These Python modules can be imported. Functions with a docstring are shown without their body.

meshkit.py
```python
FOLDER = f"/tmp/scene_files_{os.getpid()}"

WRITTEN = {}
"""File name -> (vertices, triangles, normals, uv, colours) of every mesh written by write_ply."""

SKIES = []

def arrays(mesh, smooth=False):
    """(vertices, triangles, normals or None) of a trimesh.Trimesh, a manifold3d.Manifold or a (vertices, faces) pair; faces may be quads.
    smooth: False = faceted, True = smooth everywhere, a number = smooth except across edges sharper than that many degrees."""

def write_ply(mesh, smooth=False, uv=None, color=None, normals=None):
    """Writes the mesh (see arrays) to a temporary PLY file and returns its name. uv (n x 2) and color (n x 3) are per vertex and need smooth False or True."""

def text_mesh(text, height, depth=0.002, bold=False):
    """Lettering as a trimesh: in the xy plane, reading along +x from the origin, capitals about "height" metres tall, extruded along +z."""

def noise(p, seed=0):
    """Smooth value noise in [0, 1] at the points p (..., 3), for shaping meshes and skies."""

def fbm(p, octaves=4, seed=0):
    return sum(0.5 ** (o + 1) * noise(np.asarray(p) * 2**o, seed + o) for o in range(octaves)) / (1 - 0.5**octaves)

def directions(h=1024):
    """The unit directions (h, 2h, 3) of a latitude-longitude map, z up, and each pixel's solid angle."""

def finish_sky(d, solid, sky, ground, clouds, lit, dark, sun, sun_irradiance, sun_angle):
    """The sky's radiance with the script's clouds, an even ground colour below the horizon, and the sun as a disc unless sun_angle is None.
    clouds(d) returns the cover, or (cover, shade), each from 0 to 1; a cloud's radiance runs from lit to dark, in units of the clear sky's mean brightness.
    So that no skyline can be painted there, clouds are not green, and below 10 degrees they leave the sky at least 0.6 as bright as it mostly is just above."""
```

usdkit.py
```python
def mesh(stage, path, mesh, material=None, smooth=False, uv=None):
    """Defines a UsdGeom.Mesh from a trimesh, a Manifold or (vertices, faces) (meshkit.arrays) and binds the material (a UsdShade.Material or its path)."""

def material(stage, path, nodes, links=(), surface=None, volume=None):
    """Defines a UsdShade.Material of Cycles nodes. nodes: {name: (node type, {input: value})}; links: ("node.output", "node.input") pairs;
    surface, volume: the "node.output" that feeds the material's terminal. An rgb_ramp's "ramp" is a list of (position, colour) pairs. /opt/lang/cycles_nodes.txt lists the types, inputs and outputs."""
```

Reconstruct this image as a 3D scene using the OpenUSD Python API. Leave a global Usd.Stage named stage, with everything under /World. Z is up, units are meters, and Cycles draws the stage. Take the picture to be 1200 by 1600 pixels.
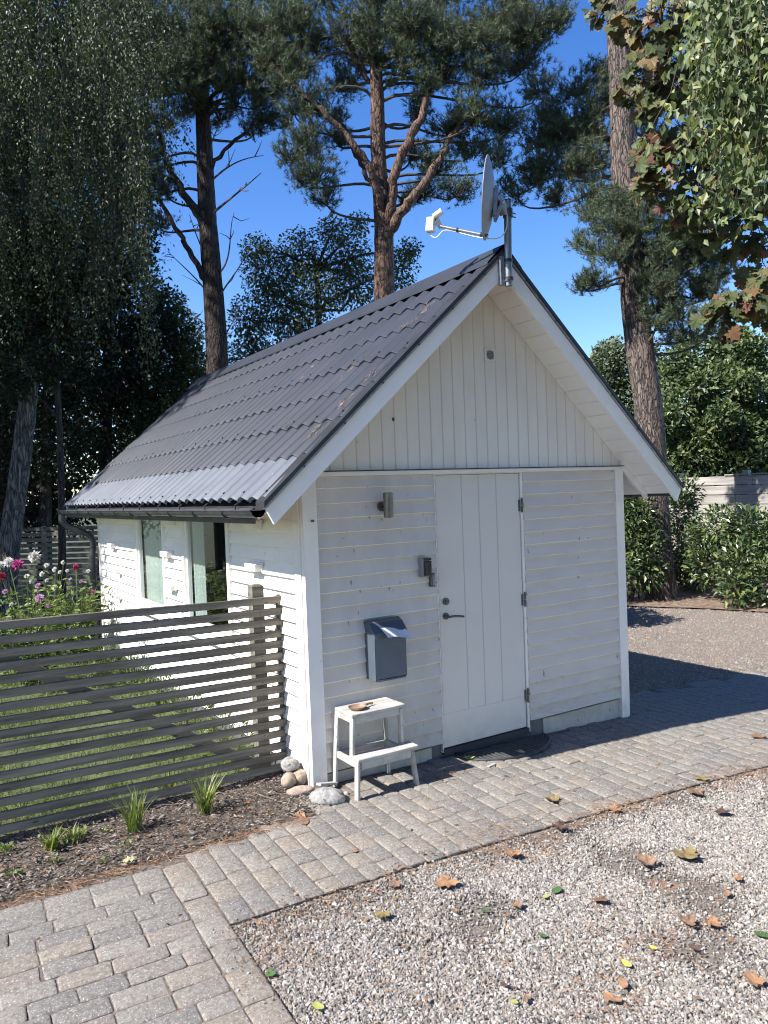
import math, random, zlib
import numpy as np, trimesh, usdkit, meshkit
from pxr import Usd, UsdGeom, UsdLux, UsdShade, Gf, Sdf, Vt
from shapely.geometry import Polygon, box as sbox

stage = Usd.Stage.CreateInMemory()
UsdGeom.SetStageUpAxis(stage, UsdGeom.Tokens.z)
UsdGeom.SetStageMetersPerUnit(stage, 1.0)
UsdGeom.Xform.Define(stage, '/World'); UsdGeom.Scope.Define(stage, '/World/Looks')
W_ = '/World/'

# ------------------------------------------------------------------ camera
CAM = np.array([-2.261, -4.584, 1.955]); YAW, PITCH, ROLL, FPX = 0.5653, -0.0248, -0.0371, 1198.4
EXPOSURE = 1.47
_cp, _sp = math.cos(PITCH), math.sin(PITCH)
FW = np.array([math.sin(YAW)*_cp, math.cos(YAW)*_cp, _sp]); _r = np.array([math.cos(YAW), -math.sin(YAW), 0]); _u = np.cross(_r, FW)
RT = _r*math.cos(ROLL) + _u*math.sin(ROLL); UP = -_r*math.sin(ROLL) + _u*math.cos(ROLL)
cam = UsdGeom.Camera.Define(stage, '/World/camera')
m = Gf.Matrix4d(*RT, 0, *UP, 0, *(-FW), 0, *CAM, 1)
cam.AddTransformOp().Set(m)
cam.CreateHorizontalApertureAttr(36.0); cam.CreateVerticalApertureAttr(48.0); cam.CreateFocalLengthAttr(36.0*FPX/1200)
cam.CreateClippingRangeAttr(Gf.Vec2f(0.05, 2000)); cam.CreateExposureAttr(EXPOSURE)

# ------------------------------------------------------------------ sky and sun
SUN = np.array([-1.0, 0.045, 0.965]); SUN /= np.linalg.norm(SUN)
SUN_EL = math.asin(SUN[2]); SUN_ROT = math.atan2(SUN[0], SUN[1])
SKY_STRENGTH, SUN_INTENSITY = 0.087, 1.0
sky = UsdLux.DomeLight.Define(stage, '/World/sky')
sky.GetPrim().SetCustomDataByKey('kind', 'structure')
sm = usdkit.material(stage, '/World/Looks/sky', {
    's': ('sky_texture', {'sky_type': 'single_scattering', 'sun_disc': False, 'sun_elevation': SUN_EL, 'sun_rotation': SUN_ROT,
                          'altitude': 0.0, 'air_density': 1.0, 'aerosol_density': 0.25, 'ozone_density': 2.2}),
    'h': ('hsv', {'hue': .514, 'saturation': 1.32, 'value': 1.0, 'fac': 1.0}),
    'b': ('background_shader', {'strength': SKY_STRENGTH})}, [('s.color', 'h.color'), ('h.color', 'b.color')], surface='b.background')
UsdShade.MaterialBindingAPI.Apply(sky.GetPrim()).Bind(sm)
sun = UsdLux.DistantLight.Define(stage, '/World/sun')
sun.CreateIntensityAttr(SUN_INTENSITY); sun.CreateAngleAttr(0.53); sun.CreateNormalizeAttr(True); sun.CreateColorAttr(Gf.Vec3f(1.0, 0.955, 0.89))
_x = np.cross([0, 1, 0], SUN); _x /= np.linalg.norm(_x); _y = np.cross(SUN, _x)
sun.AddTransformOp().Set(Gf.Matrix4d(*_x, 0, *_y, 0, *SUN, 0, 0, 0, 0, 1))

# ------------------------------------------------------------------ helpers
_used = {}
def path(name, parent=None):
    base = (str(parent.GetPath()) if parent is not None else '/World') + '/'
    k = _used.get(base+name, 0); _used[base+name] = k+1
    return base + (name if k == 0 else f'{name}_{k:03d}')
def meta(p, label=None, cat=None, group=None, kind=None):
    for k, v in (('label', label), ('category', cat), ('group', group), ('kind', kind)):
        if v: p.SetCustomDataByKey(k, v)
    return p
VARIED = set()
def obj(name, mesh, mat, parent=None, label=None, cat=None, group=None, kind=None, smooth=False):
    pth = path(name, parent); p = usdkit.mesh(stage, pth, mesh, mat, smooth=smooth).GetPrim()
    if str(mat.GetPath()) in VARIED:          # one random number for every leaf, chip or board
        from scipy.sparse import coo_matrix
        from scipy.sparse.csgraph import connected_components
        g = UsdGeom.Mesh(p); f = np.array(g.GetFaceVertexIndicesAttr().Get()).reshape(-1, 3); nv = len(g.GetPointsAttr().Get())
        k, lab = connected_components(coo_matrix((np.ones(2*len(f)), (np.r_[f[:, 0], f[:, 1]], np.r_[f[:, 1], f[:, 2]])), (nv, nv)), False)
        val = np.random.default_rng(zlib.crc32(pth.encode())).uniform(0, 1, k)[lab]
        UsdGeom.PrimvarsAPI(p).CreatePrimvar('rnd', Sdf.ValueTypeNames.FloatArray, 'vertex').Set(Vt.FloatArray.FromNumpy(val.astype(np.float32)))
    return meta(p, label, cat, group, kind)
def thing(name, label, cat, loc=(0, 0, 0), rz=0, group=None):
    x = UsdGeom.Xform.Define(stage, path(name)); x.AddTranslateOp().Set(Gf.Vec3d(*map(float, loc)))
    if rz: x.AddRotateZOp().Set(math.degrees(rz))
    return meta(x.GetPrim(), label, cat, group)
def at(px, py, d):
    """point of the world seen at a pixel of the 1200x1600 photograph, d metres deep"""
    return CAM + (FW + RT*(px-600)/FPX + UP*(800-py)/FPX)*d
def gz(x, y=0):
    """height of the yard's ground"""
    return np.interp(x, [-50, 0, 2, 3.2, 4.6, 6, 10, 14, 40], [0, 0, -.055, -.105, -.19, -.25, -.24, -.2, 0.2])
def on_ground(px, py, dz=0):
    d = FW + RT*(px-600)/FPX + UP*(800-py)/FPX
    z = 0.0
    for _ in range(12):
        t = (z+dz-CAM[2])/d[2]; P = CAM+d*t; z = float(gz(P[0], P[1]))
    return np.array([P[0], P[1], z+dz])
cat_ = trimesh.util.concatenate
def bx(x0, x1, y0, y1, z0, z1, b=0.0):
    e = np.array([x1-x0, y1-y0, z1-z0]); c = np.array([(x0+x1)/2, (y0+y1)/2, (z0+z1)/2])
    if b <= 0:
        t = trimesh.creation.box(e); t.apply_translation(c); return t
    h = e/2; pts = []
    for sx in (-1, 1):
        for sy in (-1, 1):
            for sz in (-1, 1):
                pts += [[sx*h[0], sy*(h[1]-b), sz*(h[2]-b)], [sx*(h[0]-b), sy*h[1], sz*(h[2]-b)], [sx*(h[0]-b), sy*(h[1]-b), sz*h[2]]]
    t = trimesh.convex.convex_hull(np.array(pts)); t.apply_translation(c); return t
def hull(pts): return trimesh.convex.convex_hull(np.array(pts, float))
def beam(a, b, w, h, up=(0, 0, 1), bev=0.002):
    a, b, up = np.array(a, float), np.array(b, float), np.array(up, float)
    d = b-a; L = np.linalg.norm(d); d /= L; s = np.cross(d, up); s /= np.linalg.norm(s); u = np.cross(s, d)
    t = bx(-w/2, w/2, 0, L, -h/2, h/2, bev); M = np.eye(4); M[:3, 0] = s; M[:3, 1] = d; M[:3, 2] = u; M[:3, 3] = a
    t.apply_transform(M); return t
def tube(pts, rad, sides=8, cap=True):
    P = np.array(pts, float); n = len(P); R = np.broadcast_to(np.array(rad, float), (n,)) if np.ndim(rad) == 0 else np.array(rad, float)
    T = np.gradient(P, axis=0); T /= np.linalg.norm(T, axis=1, keepdims=True)+1e-12
    ref = np.array([1, 0, 0]) if abs(T[0][0]) < .8 else np.array([0, 1, 0]); V = []
    a = np.linspace(0, 2*np.pi, sides, endpoint=False)
    N = ref
    for i in range(n):
        N = N-T[i]*(N@T[i]); N = N/np.linalg.norm(N); B = np.cross(T[i], N)
        V.append(P[i]+R[i]*(np.cos(a)[:, None]*N+np.sin(a)[:, None]*B))
    V = np.concatenate(V); F = []
    for i in range(n-1):
        for j in range(sides):
            k = (j+1) % sides; p, q, r, s = i*sides+j, i*sides+k, (i+1)*sides+k, (i+1)*sides+j
            F += [[p, q, r], [p, r, s]]
    if cap:
        V = np.vstack([V, P[0], P[-1]])
        for j in range(sides):
            k = (j+1) % sides
            F += [[n*sides, k, j], [n*sides+1, (n-1)*sides+j, (n-1)*sides+k]]
    return trimesh.Trimesh(V, F, process=False)
def smooth_path(pts, k=6, rad=None):
    from scipy.interpolate import CubicSpline
    P = np.array(pts, float); t = np.r_[0, np.cumsum(np.linalg.norm(np.diff(P, axis=0), axis=1))]
    tt = np.linspace(0, t[-1], (len(P)-1)*k+1)
    Q = CubicSpline(t, P)(tt)
    return (Q, np.interp(tt, t, rad)) if rad is not None else Q
def cyl(a, b, r, sides=16): return tube([a, b], r, sides)
def norm(v): return v/(np.linalg.norm(v, axis=-1, keepdims=True)+1e-9)
def rdir(rng, n): return norm(rng.normal(size=(n, 3)))
def kites(rng, P, D, L, Wd, N=None, bend=0.15):
    """leaf: two triangles folded on the midrib"""
    n = len(P); D = norm(D); N = rdir(rng, n) if N is None else N
    S = norm(np.cross(D, N)); U = np.cross(S, D)
    L = np.broadcast_to(np.asarray(L, float), (n,))[:, None]; Wd = np.broadcast_to(np.asarray(Wd, float), (n,))[:, None]
    m = P+D*L*.42+U*L*bend
    V = np.stack([P, m+S*Wd/2, P+D*L, m-S*Wd/2], 1).reshape(-1, 3)
    i = np.arange(n)[:, None]*4
    return V, np.concatenate([i+[0, 1, 2], i+[0, 2, 3]])
def needles(rng, P, D, L, Wd):
    n = len(P); D = norm(D); S = norm(np.cross(D, rdir(rng, n)))
    V = np.stack([P-S*Wd/2, P+S*Wd/2, P+D*np.reshape(L, (-1, 1))], 1).reshape(-1, 3)
    return V, np.arange(3*n).reshape(-1, 3)
def join(parts):
    V, F, o = [], [], 0
    for v, f in parts:
        V.append(v); F.append(np.asarray(f)+o); o += len(v)
    return np.concatenate(V), np.concatenate(F)
def vf(t): return np.array(t.vertices), np.array(t.faces)

# ------------------------------------------------------------------ materials
def M(name, c1, c2=None, scale=6.0, rough=.6, bump=0.0, bscale=60.0, stretch=(1, 1, 1), metal=0.0, spec=.5, specks=None, detail=5, lo=.35, hi=.65, island=None, rot=None, coat=0.0, dirt=None):
    c2 = c2 or c1
    n = {'tc': ('geometry', {}), 'mp': ('mapping', {'mapping_type': 'point', 'scale': stretch, **({'rotation': rot} if rot else {})}),
         'nz': ('noise_texture', {'scale': scale, 'detail': detail, 'roughness': .6}), 'rp': ('rgb_ramp', {'ramp': [(lo, c1), (hi, c2)]}),
         'p': ('principled_bsdf', {'roughness': rough, 'metallic': metal, 'specular_ior_level': spec, 'coat_weight': coat})}
    l = [('tc.position', 'mp.vector'), ('mp.vector', 'nz.vector'), ('nz.fac', 'rp.fac')]
    last = 'rp.color'
    if specks:
        col, sc, th, st = specks
        n['m2'] = ('mapping', {'mapping_type': 'point', 'scale': st}); n['n2'] = ('noise_texture', {'scale': sc, 'detail': 3, 'roughness': .5})
        n['r2'] = ('rgb_ramp', {'ramp': [(th, (0, 0, 0)), (th+.05, (1, 1, 1))]}); n['mx'] = ('mix', {'color2': col})
        l += [('tc.position', 'm2.vector'), ('m2.vector', 'n2.vector'), ('n2.fac', 'r2.fac'), ('r2.color', 'mx.fac'), (last, 'mx.color1')]; last = 'mx.color'
    if dirt:      # splash dirt: (colour, height, strength)
        n.update({'sx': ('separate_xyz', {}), 'mr': ('map_range', {'from_min': dirt[1], 'from_max': -.05, 'to_min': 0.0, 'to_max': 1.0, 'clamp': True}), 'dn': ('noise_texture', {'scale': 9, 'detail': 6, 'roughness': .7}),
                  'dr': ('rgb_ramp', {'ramp': [(.32, (0, 0, 0)), (.70, (1, 1, 1))]}), 'dm': ('math', {'math_type': 'multiply'}), 'd2': ('math', {'math_type': 'multiply', 'value2': dirt[2]}), 'dx': ('mix', {'color2': dirt[0]})})
        l += [('tc.position', 'sx.vector'), ('sx.z', 'mr.value'), ('mp.vector', 'dn.vector'), ('dn.fac', 'dr.fac'), ('mr.result', 'dm.value1'), ('dr.color', 'dm.value2'), ('dm.value', 'd2.value1'), ('d2.value', 'dx.fac'), (last, 'dx.color1')]; last = 'dx.color'
    if island:
        VARIED.add('/World/Looks/'+name); n['oi'] = ('attribute', {'attribute': 'rnd'}); n['ir'] = ('rgb_ramp', {'ramp': [(0, (1-island,)*3), (1, (1+island,)*3)]}); n['im'] = ('mix', {'mix_type': 'multiply', 'fac': 1.0})
        l += [('oi.fac', 'ir.fac'), (last, 'im.color1'), ('ir.color', 'im.color2')]; last = 'im.color'
    l.append((last, 'p.base_color'))
    if bump:
        n['nb'] = ('noise_texture', {'scale': bscale, 'detail': 6, 'roughness': .65}); n['bp'] = ('bump', {'strength': 1.0, 'distance': bump})
        l += [('mp.vector', 'nb.vector'), ('nb.fac', 'bp.height'), ('bp.normal', 'p.normal')]
    return usdkit.material(stage, '/World/Looks/'+name, n, l, surface='p.BSDF')
def leafmat(name, ramp, rough=.5, trans=.3, tcol=(1.2, 1.3, .5), spec=.4):
    VARIED.add('/World/Looks/'+name)
    n = {'g': ('attribute', {'attribute': 'rnd'}), 'r': ('rgb_ramp', {'ramp': ramp}), 'p': ('principled_bsdf', {'roughness': rough, 'specular_ior_level': spec}),
         't': ('translucent_bsdf', {}), 'm': ('mix', {'mix_type': 'multiply', 'fac': 1.0, 'color2': tcol}), 'x': ('mix_closure', {'fac': trans})}
    l = [('g.fac', 'r.fac'), ('r.color', 'p.base_color'), ('r.color', 'm.color1'), ('m.color', 't.color'), ('p.BSDF', 'x.closure1'), ('t.BSDF', 'x.closure2')]
    return usdkit.material(stage, '/World/Looks/'+name, n, l, surface='x.closure')
WHITE = M('white_paint', (.76, .72, .67), (.82, .78, .73), 3.0, .5, .0006, 60, (1, 1, 4), specks=((.33, .31, .29), 18, .70, (1, 1, .6)), dirt=((.32, .285, .235), .42, .6))
WHITE_OLD = M('worn_white_paint', (.71, .675, .625), (.80, .765, .715), 3.5, .55, .0006, 40, (1.6, 1.6, .8), specks=((.34, .31, .28), 40, .69, (.8, 1, .3)), dirt=((.32, .285, .235), .42, .6))
WHITE_TRIM = M('white_trim_paint', (.74, .70, .65), (.79, .75, .70), 2.0, .45, .0004, 40, specks=((.45, .44, .42), 22, .72, (1, 1, 1)), dirt=((.32, .29, .245), .35, .6))
GABLE = M('gable_paint', (.69, .65, .59), (.74, .70, .64), 2.5, .5, .0005, 50, (2, 2, .4), specks=((.4, .38, .34), 30, .74, (1, 1, .4)))
DOORP = M('door_paint', (.615, .575, .525), (.64, .60, .55), 1.5, .42, .0002, 30, specks=((.5, .48, .44), 5, .72, (1, 1, 1)), dirt=((.36, .33, .28), .3, .5))
GREYWOOD_BACK = M('dark_gap', (.10, .10, .10), (.13, .13, .13), 4, .8)
ROOF = M('charcoal_roof_paint', (.020, .0245, .034), (.030, .0345, .047), 2.5, .5, .0004, 30, specks=((.2, .19, .17), 26, .725, (.6, 1.6, .6)))
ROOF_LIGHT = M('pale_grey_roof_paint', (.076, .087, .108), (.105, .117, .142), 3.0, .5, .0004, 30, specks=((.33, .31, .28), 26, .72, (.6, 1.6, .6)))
DARKMETAL = M('dark_trim_metal', (.02, .021, .024), (.035, .036, .04), 5, .45)
GUTTER = M('grey_gutter_metal', (.032, .035, .040), (.06, .064, .07), 6, .5, spec=.35)
STEEL = M('brushed_steel', (.20, .19, .18), (.27, .26, .245), 20, .35, metal=1.0)
DARKSTEEL = M('dark_steel', (.10, .10, .10), (.17, .17, .17), 20, .4, metal=.7)
GALV = M('galvanised_steel', (.24, .25, .27), (.36, .37, .39), 30, .4, metal=.75)
FENCEWOOD = M('weathered_fence_wood', (.094, .082, .063), (.225, .20, .16), 5, .88, .004, 22, (.35, 5, 5), specks=((.03, .028, .026), 7, .70, (1, 5, 5)), island=.16)
PLANKWOOD = M('pale_grey_plank', (.20, .19, .175), (.36, .34, .31), 3, .8, .003, 20, (5, .4, 5), specks=((.10, .09, .08), 6, .7, (5, .5, 5)))
STOOLWOOD = M('whitewashed_wood', (.31, .295, .27), (.50, .48, .445), 9, .75, .0015, 60, (.5, 1.6, .8), specks=((.20, .185, .16), 60, .63, (.35, 1.6, .5)))
def barkmat(name, dark, c1, c2, sc=9.0, zs=.38, dist=.03):
    """scaly bark: dark furrows between irregular upright plates"""
    n = {'g': ('geometry', {}), 'mp': ('mapping', {'mapping_type': 'point', 'scale': (1, 1, zs)}), 'nd': ('noise_texture', {'scale': sc*.6, 'detail': 3}), 'ad': ('mix', {'mix_type': 'linear_light', 'fac': .11}),
         'v': ('voronoi_texture', {'feature': 'distance_to_edge', 'scale': sc}), 'r': ('rgb_ramp', {'ramp': [(0.0, (0, 0, 0)), (.16, (1, 1, 1))]}), 'nz': ('noise_texture', {'scale': sc*1.6, 'detail': 6, 'roughness': .65}), 'rc': ('rgb_ramp', {'ramp': [(.35, c1), (.66, c2)]}),
         'm': ('mix', {'color1': dark}), 'hm': ('mix', {'fac': .45}), 'b': ('bump', {'strength': 1.0, 'distance': dist}), 'p': ('principled_bsdf', {'roughness': .9})}
    return usdkit.material(stage, '/World/Looks/'+name, n, [('g.position', 'mp.vector'), ('mp.vector', 'nd.vector'), ('mp.vector', 'ad.color1'), ('nd.color', 'ad.color2'), ('ad.color', 'v.vector'), ('v.distance', 'r.fac'), ('mp.vector', 'nz.vector'), ('nz.fac', 'rc.fac'),
         ('r.color', 'm.fac'), ('rc.color', 'm.color2'), ('m.color', 'p.base_color'), ('r.color', 'hm.color1'), ('nz.color', 'hm.color2'), ('hm.color', 'b.height'), ('b.normal', 'p.normal')], surface='p.BSDF')
BARK = barkmat('pine_bark', (.030, .022, .018), (.085, .062, .052), (.20, .158, .137), 15, .24, .035)
BARK_DARK = barkmat('dark_pine_bark', (.012, .009, .008), (.026, .019, .016), (.062, .043, .036), 14, .28, .03)
BARK_ORANGE = barkmat('orange_pine_bark', (.036, .022, .016), (.08, .045, .031), (.19, .110, .075), 11, .4, .02)
BIRCHBARK = barkmat('birch_bark', (.016, .014, .013), (.040, .037, .034), (.20, .19, .175), 15, .2, .02)
DEADWOOD = M('grey_dead_branch', (.06, .05, .045), (.12, .10, .09), 8, .9)
TWIG = M('brown_twig', (.045, .035, .028), (.09, .07, .055), 8, .9)
NEEDLE = leafmat('pine_needle', [(0, (.028, .046, .028)), (.45, (.074, .104, .060)), (.85, (.135, .172, .098)), (1, (.18, .165, .09))], .5, .12, spec=.3)
NEEDLE_DARK = leafmat('dark_pine_needle', [(0, (.018, .030, .020)), (.6, (.040, .058, .036)), (1, (.075, .09, .055))], .5, .1, spec=.3)
BIRCHLEAF = leafmat('birch_leaf', [(0, (.014, .023, .011)), (.65, (.036, .055, .026)), (1, (.10, .13, .062))], .5, .25, spec=.35)
BIRCHNEAR = leafmat('near_birch_leaf', [(0, (.055, .085, .035)), (.45, (.125, .165, .075)), (.9, (.21, .25, .12)), (1, (.30, .28, .08))], .45, .3, spec=.4)
MAPLELEAF = leafmat('maple_leaf', [(0, (.038, .058, .024)), (.5, (.088, .112, .042)), (.7, (.145, .135, .05)), (.90, (.17, .105, .05)), (.97, (.17, .075, .045)), (1, (.11, .045, .034))], .5, .3, (1.5, 1.1, .5), spec=.35)
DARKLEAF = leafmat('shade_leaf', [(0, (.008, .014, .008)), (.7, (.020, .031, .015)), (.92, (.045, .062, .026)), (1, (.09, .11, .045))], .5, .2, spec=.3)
BROADLEAF = leafmat('broad_leaf', [(0, (.026, .044, .020)), (.6, (.082, .122, .048)), (1, (.19, .23, .09))], .45, .25, spec=.4)
BLUELEAF = leafmat('grey_green_leaf', [(0, (.045, .064, .042)), (.6, (.10, .134, .078)), (1, (.19, .22, .13))], .5, .25, spec=.35)
LAUREL = leafmat('laurel_leaf', [(0, (.028, .048, .020)), (.7, (.085, .13, .05)), (1, (.20, .23, .075))], .3, .15, spec=.5)
GARDENLEAF = leafmat('garden_leaf', [(0, (.055, .085, .03)), (.6, (.13, .18, .06)), (1, (.26, .30, .11))], .5, .35)
STRAPLEAF = leafmat('strap_leaf', [(0, (.09, .13, .04)), (.7, (.18, .23, .07)), (1, (.36, .34, .15))], .45, .38)
GRASS = leafmat('grass_blade', [(0, (.06, .095, .025)), (.6, (.10, .14, .04)), (.9, (.17, .185, .065)), (1, (.26, .23, .11))], .6, .3)
def flat(name, c, rough=.5, **k): return M(name, tuple(v*.9 for v in c), tuple(v*1.08 for v in c), 14, rough, **k)
PETAL_WHITE = flat('white_petal', (.78, .76, .70)); PETAL_PINK = flat('magenta_petal', (.58, .10, .33)); PETAL_RED = flat('crimson_petal', (.33, .03, .07)); PETAL_MAUVE = flat('mauve_petal', (.62, .40, .56))
PAVE = [M(f'paver_{n}', tuple(v*a*.74*w_ for v, w_ in zip(c, (1.05, 1, .93))), tuple(v*b*.90*w_ for v, w_ in zip(c, (1.05, 1, .93))), 42, .9, .006, 70, detail=8, lo=.33, hi=.68, specks=((.34, .325, .30), 100, .60, (1, 1, 1)))
        for n, c, a, b in (('grey', (.225, .217, .205), .76, 1.14), ('pale', (.25, .24, .226), .78, 1.14), ('dark', (.185, .181, .178), .76, 1.18), ('warm', (.25, .228, .203), .75, 1.15), ('rose', (.237, .216, .20), .75, 1.15), ('mid', (.205, .20, .194), .72, 1.15))]
SAND = M('joint_sand', (.075, .06, .048), (.19, .16, .135), 40, .95, .004, 150, specks=((.24, .13, .075), 16, .62, (1, 1, 1)))
GRAVELBASE = M('gravel_base', (.10, .085, .07), (.26, .225, .19), 70, .9, .012, 110, detail=8, specks=((.27, .165, .105), 5, .63, (1, 1, 1)))
STONES = [M(f'gravel_stone_{n}', tuple(v*.8 for v in c), tuple(v*1.15 for v in c), 40, .75) for n, c in (('white', (.355, .332, .305)), ('grey', (.205, .192, .176)), ('dark', (.10, .092, .084)), ('buff', (.26, .222, .183)), ('rose', (.215, .165, .135)))]
SOIL = M('soil', (.06, .049, .04), (.16, .13, .108), 25, .95, .02, 60)
FARGROUND = M('grassy_ground', (.045, .055, .022), (.10, .095, .05), 1.5, .95, .03, 20)
LAWNBASE = M('lawn_soil', (.055, .075, .026), (.11, .125, .045), 5, .95, .02, 60)
BARKCHIP = M('bark_chip', (.075, .058, .048), (.24, .19, .155), 30, .9, island=.6)
DRYNEEDLE = M('dry_pine_needle', (.19, .105, .06), (.33, .20, .12), 30, .8, island=.35)
ROCK_GREY = M('grey_field_stone', (.17, .165, .16), (.36, .35, .34), 22, .85, .01, 50, specks=((.10, .09, .085), 18, .6, (1, 1, 1)))
ROCK_PINK = M('pinkish_field_stone', (.25, .19, .155), (.40, .32, .27), 18, .85, .008, 50)
ROCK_TAN = M('tan_field_stone', (.26, .20, .15), (.40, .33, .26), 18, .85, .008, 50)
MAILBOX = M('blue_grey_enamel', (.066, .086, .108), (.078, .10, .126), 8, .32, spec=.6)
PAPER = M('white_paper', (.62, .64, .72), (.68, .70, .78), 6, .7)
RUBBER = M('dark_rubber', (.035, .038, .042), (.065, .068, .072), 20, .6)
PLASTIC_GREY = M('grey_plastic', (.22, .225, .23), (.26, .265, .27), 12, .4); PLASTIC_BLACK = M('black_plastic', (.015, .015, .017), (.03, .03, .032), 12, .4)
DISHGREY = M('grey_dish_enamel', (.20, .205, .21), (.25, .255, .26), 10, .45); LNBCREAM = M('cream_plastic', (.58, .56, .48), (.66, .64, .56), 8, .45)
CLAY = M('brown_clay', (.22, .14, .09), (.32, .22, .15), 18, .7)
ROOMDARK = M('dim_room', (.10, .10, .10), (.12, .12, .12), 3, .9); CURTAIN = M('pale_green_curtain', (.54, .61, .53), (.64, .69, .62), 2, .8, stretch=(1, 9, .3))
GLASS = usdkit.material(stage, '/World/Looks/window_glass', {'lw': ('layer_weight', {'blend': .5}), 'f': ('rgb_ramp', {'ramp': [(0, (.06,)*3), (.4, (.10,)*3), (.62, (.26,)*3), (.85, (.5,)*3), (1, (1, 1, 1))]}), 't': ('transparent_bsdf', {'color': (.74, .79, .80)}), 'g': ('glossy_bsdf', {'color': (.9, .93, .95), 'roughness': .015}), 'x': ('mix_closure', {})},
                        [('lw.facing', 'f.fac'), ('f.color', 'x.fac'), ('t.BSDF', 'x.closure1'), ('g.BSDF', 'x.closure2')], surface='x.closure')
LEAFS = {n: M('fallen_leaf_'+n, a, b, 22, .65, .0015, 120) for n, a, b in (
    ('brown', (.13, .075, .045), (.24, .15, .095)), ('orange', (.21, .11, .055), (.33, .19, .105)), ('dark', (.05, .03, .026), (.13, .075, .055)), ('green', (.045, .10, .028), (.09, .15, .045)),
    ('yellow', (.46, .37, .06), (.56, .47, .12)), ('mixed', (.20, .105, .055), (.17, .19, .06)), ('lime', (.24, .28, .06), (.36, .36, .11)), ('pale', (.36, .33, .17), (.48, .44, .26)))}

# ------------------------------------------------------------------ ground
def sheet(poly, dz, step=.25):
    """a triangulated ground sheet following gz"""
    from scipy.spatial import Delaunay
    import shapely
    x0, y0, x1, y1 = poly.bounds
    xs = np.arange(x0, x1+step, step); ys = np.arange(y0, y1+step, step)
    P = np.array([(x, y) for x in xs for y in ys]); P = P[shapely.contains_xy(poly.buffer(-step*.35), P[:, 0], P[:, 1])]
    ring = poly.exterior; B = np.array([ring.interpolate(s).coords[0] for s in np.arange(0, ring.length, step)]); C = np.array(ring.coords[:-1])
    P = np.unique(np.round(np.vstack([P, B, C]), 5), axis=0); T = Delaunay(P).simplices
    c = P[T].mean(1); T = T[shapely.contains_xy(poly, c[:, 0], c[:, 1])]
    a = P[T]; ar = (a[:, 1, 0]-a[:, 0, 0])*(a[:, 2, 1]-a[:, 0, 1])-(a[:, 1, 1]-a[:, 0, 1])*(a[:, 2, 0]-a[:, 0, 0])
    T[ar < 0] = T[ar < 0][:, ::-1]
    return np.c_[P, gz(P[:, 0])+dz], T
gx = np.r_[-900, -300, -100, -50, -30, np.arange(-20, 30.1, 1.0), 40, 60, 120, 300, 900]; gy = np.r_[-900, -300, -100, -40, -20, np.arange(-12, 40.1, 2.0), 60, 100, 300, 900]
GX, GY = np.meshgrid(gx, gy, indexing='ij'); V = np.c_[GX.ravel(), GY.ravel(), gz(GX.ravel())-.05]
nI, nJ = GX.shape; i, j = np.meshgrid(np.arange(nI-1), np.arange(nJ-1), indexing='ij'); q = (i*nJ+j).ravel()
obj('ground', (V, np.stack([q, q+nJ, q+nJ+1, q+1], 1)), FARGROUND, kind='structure')
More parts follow.
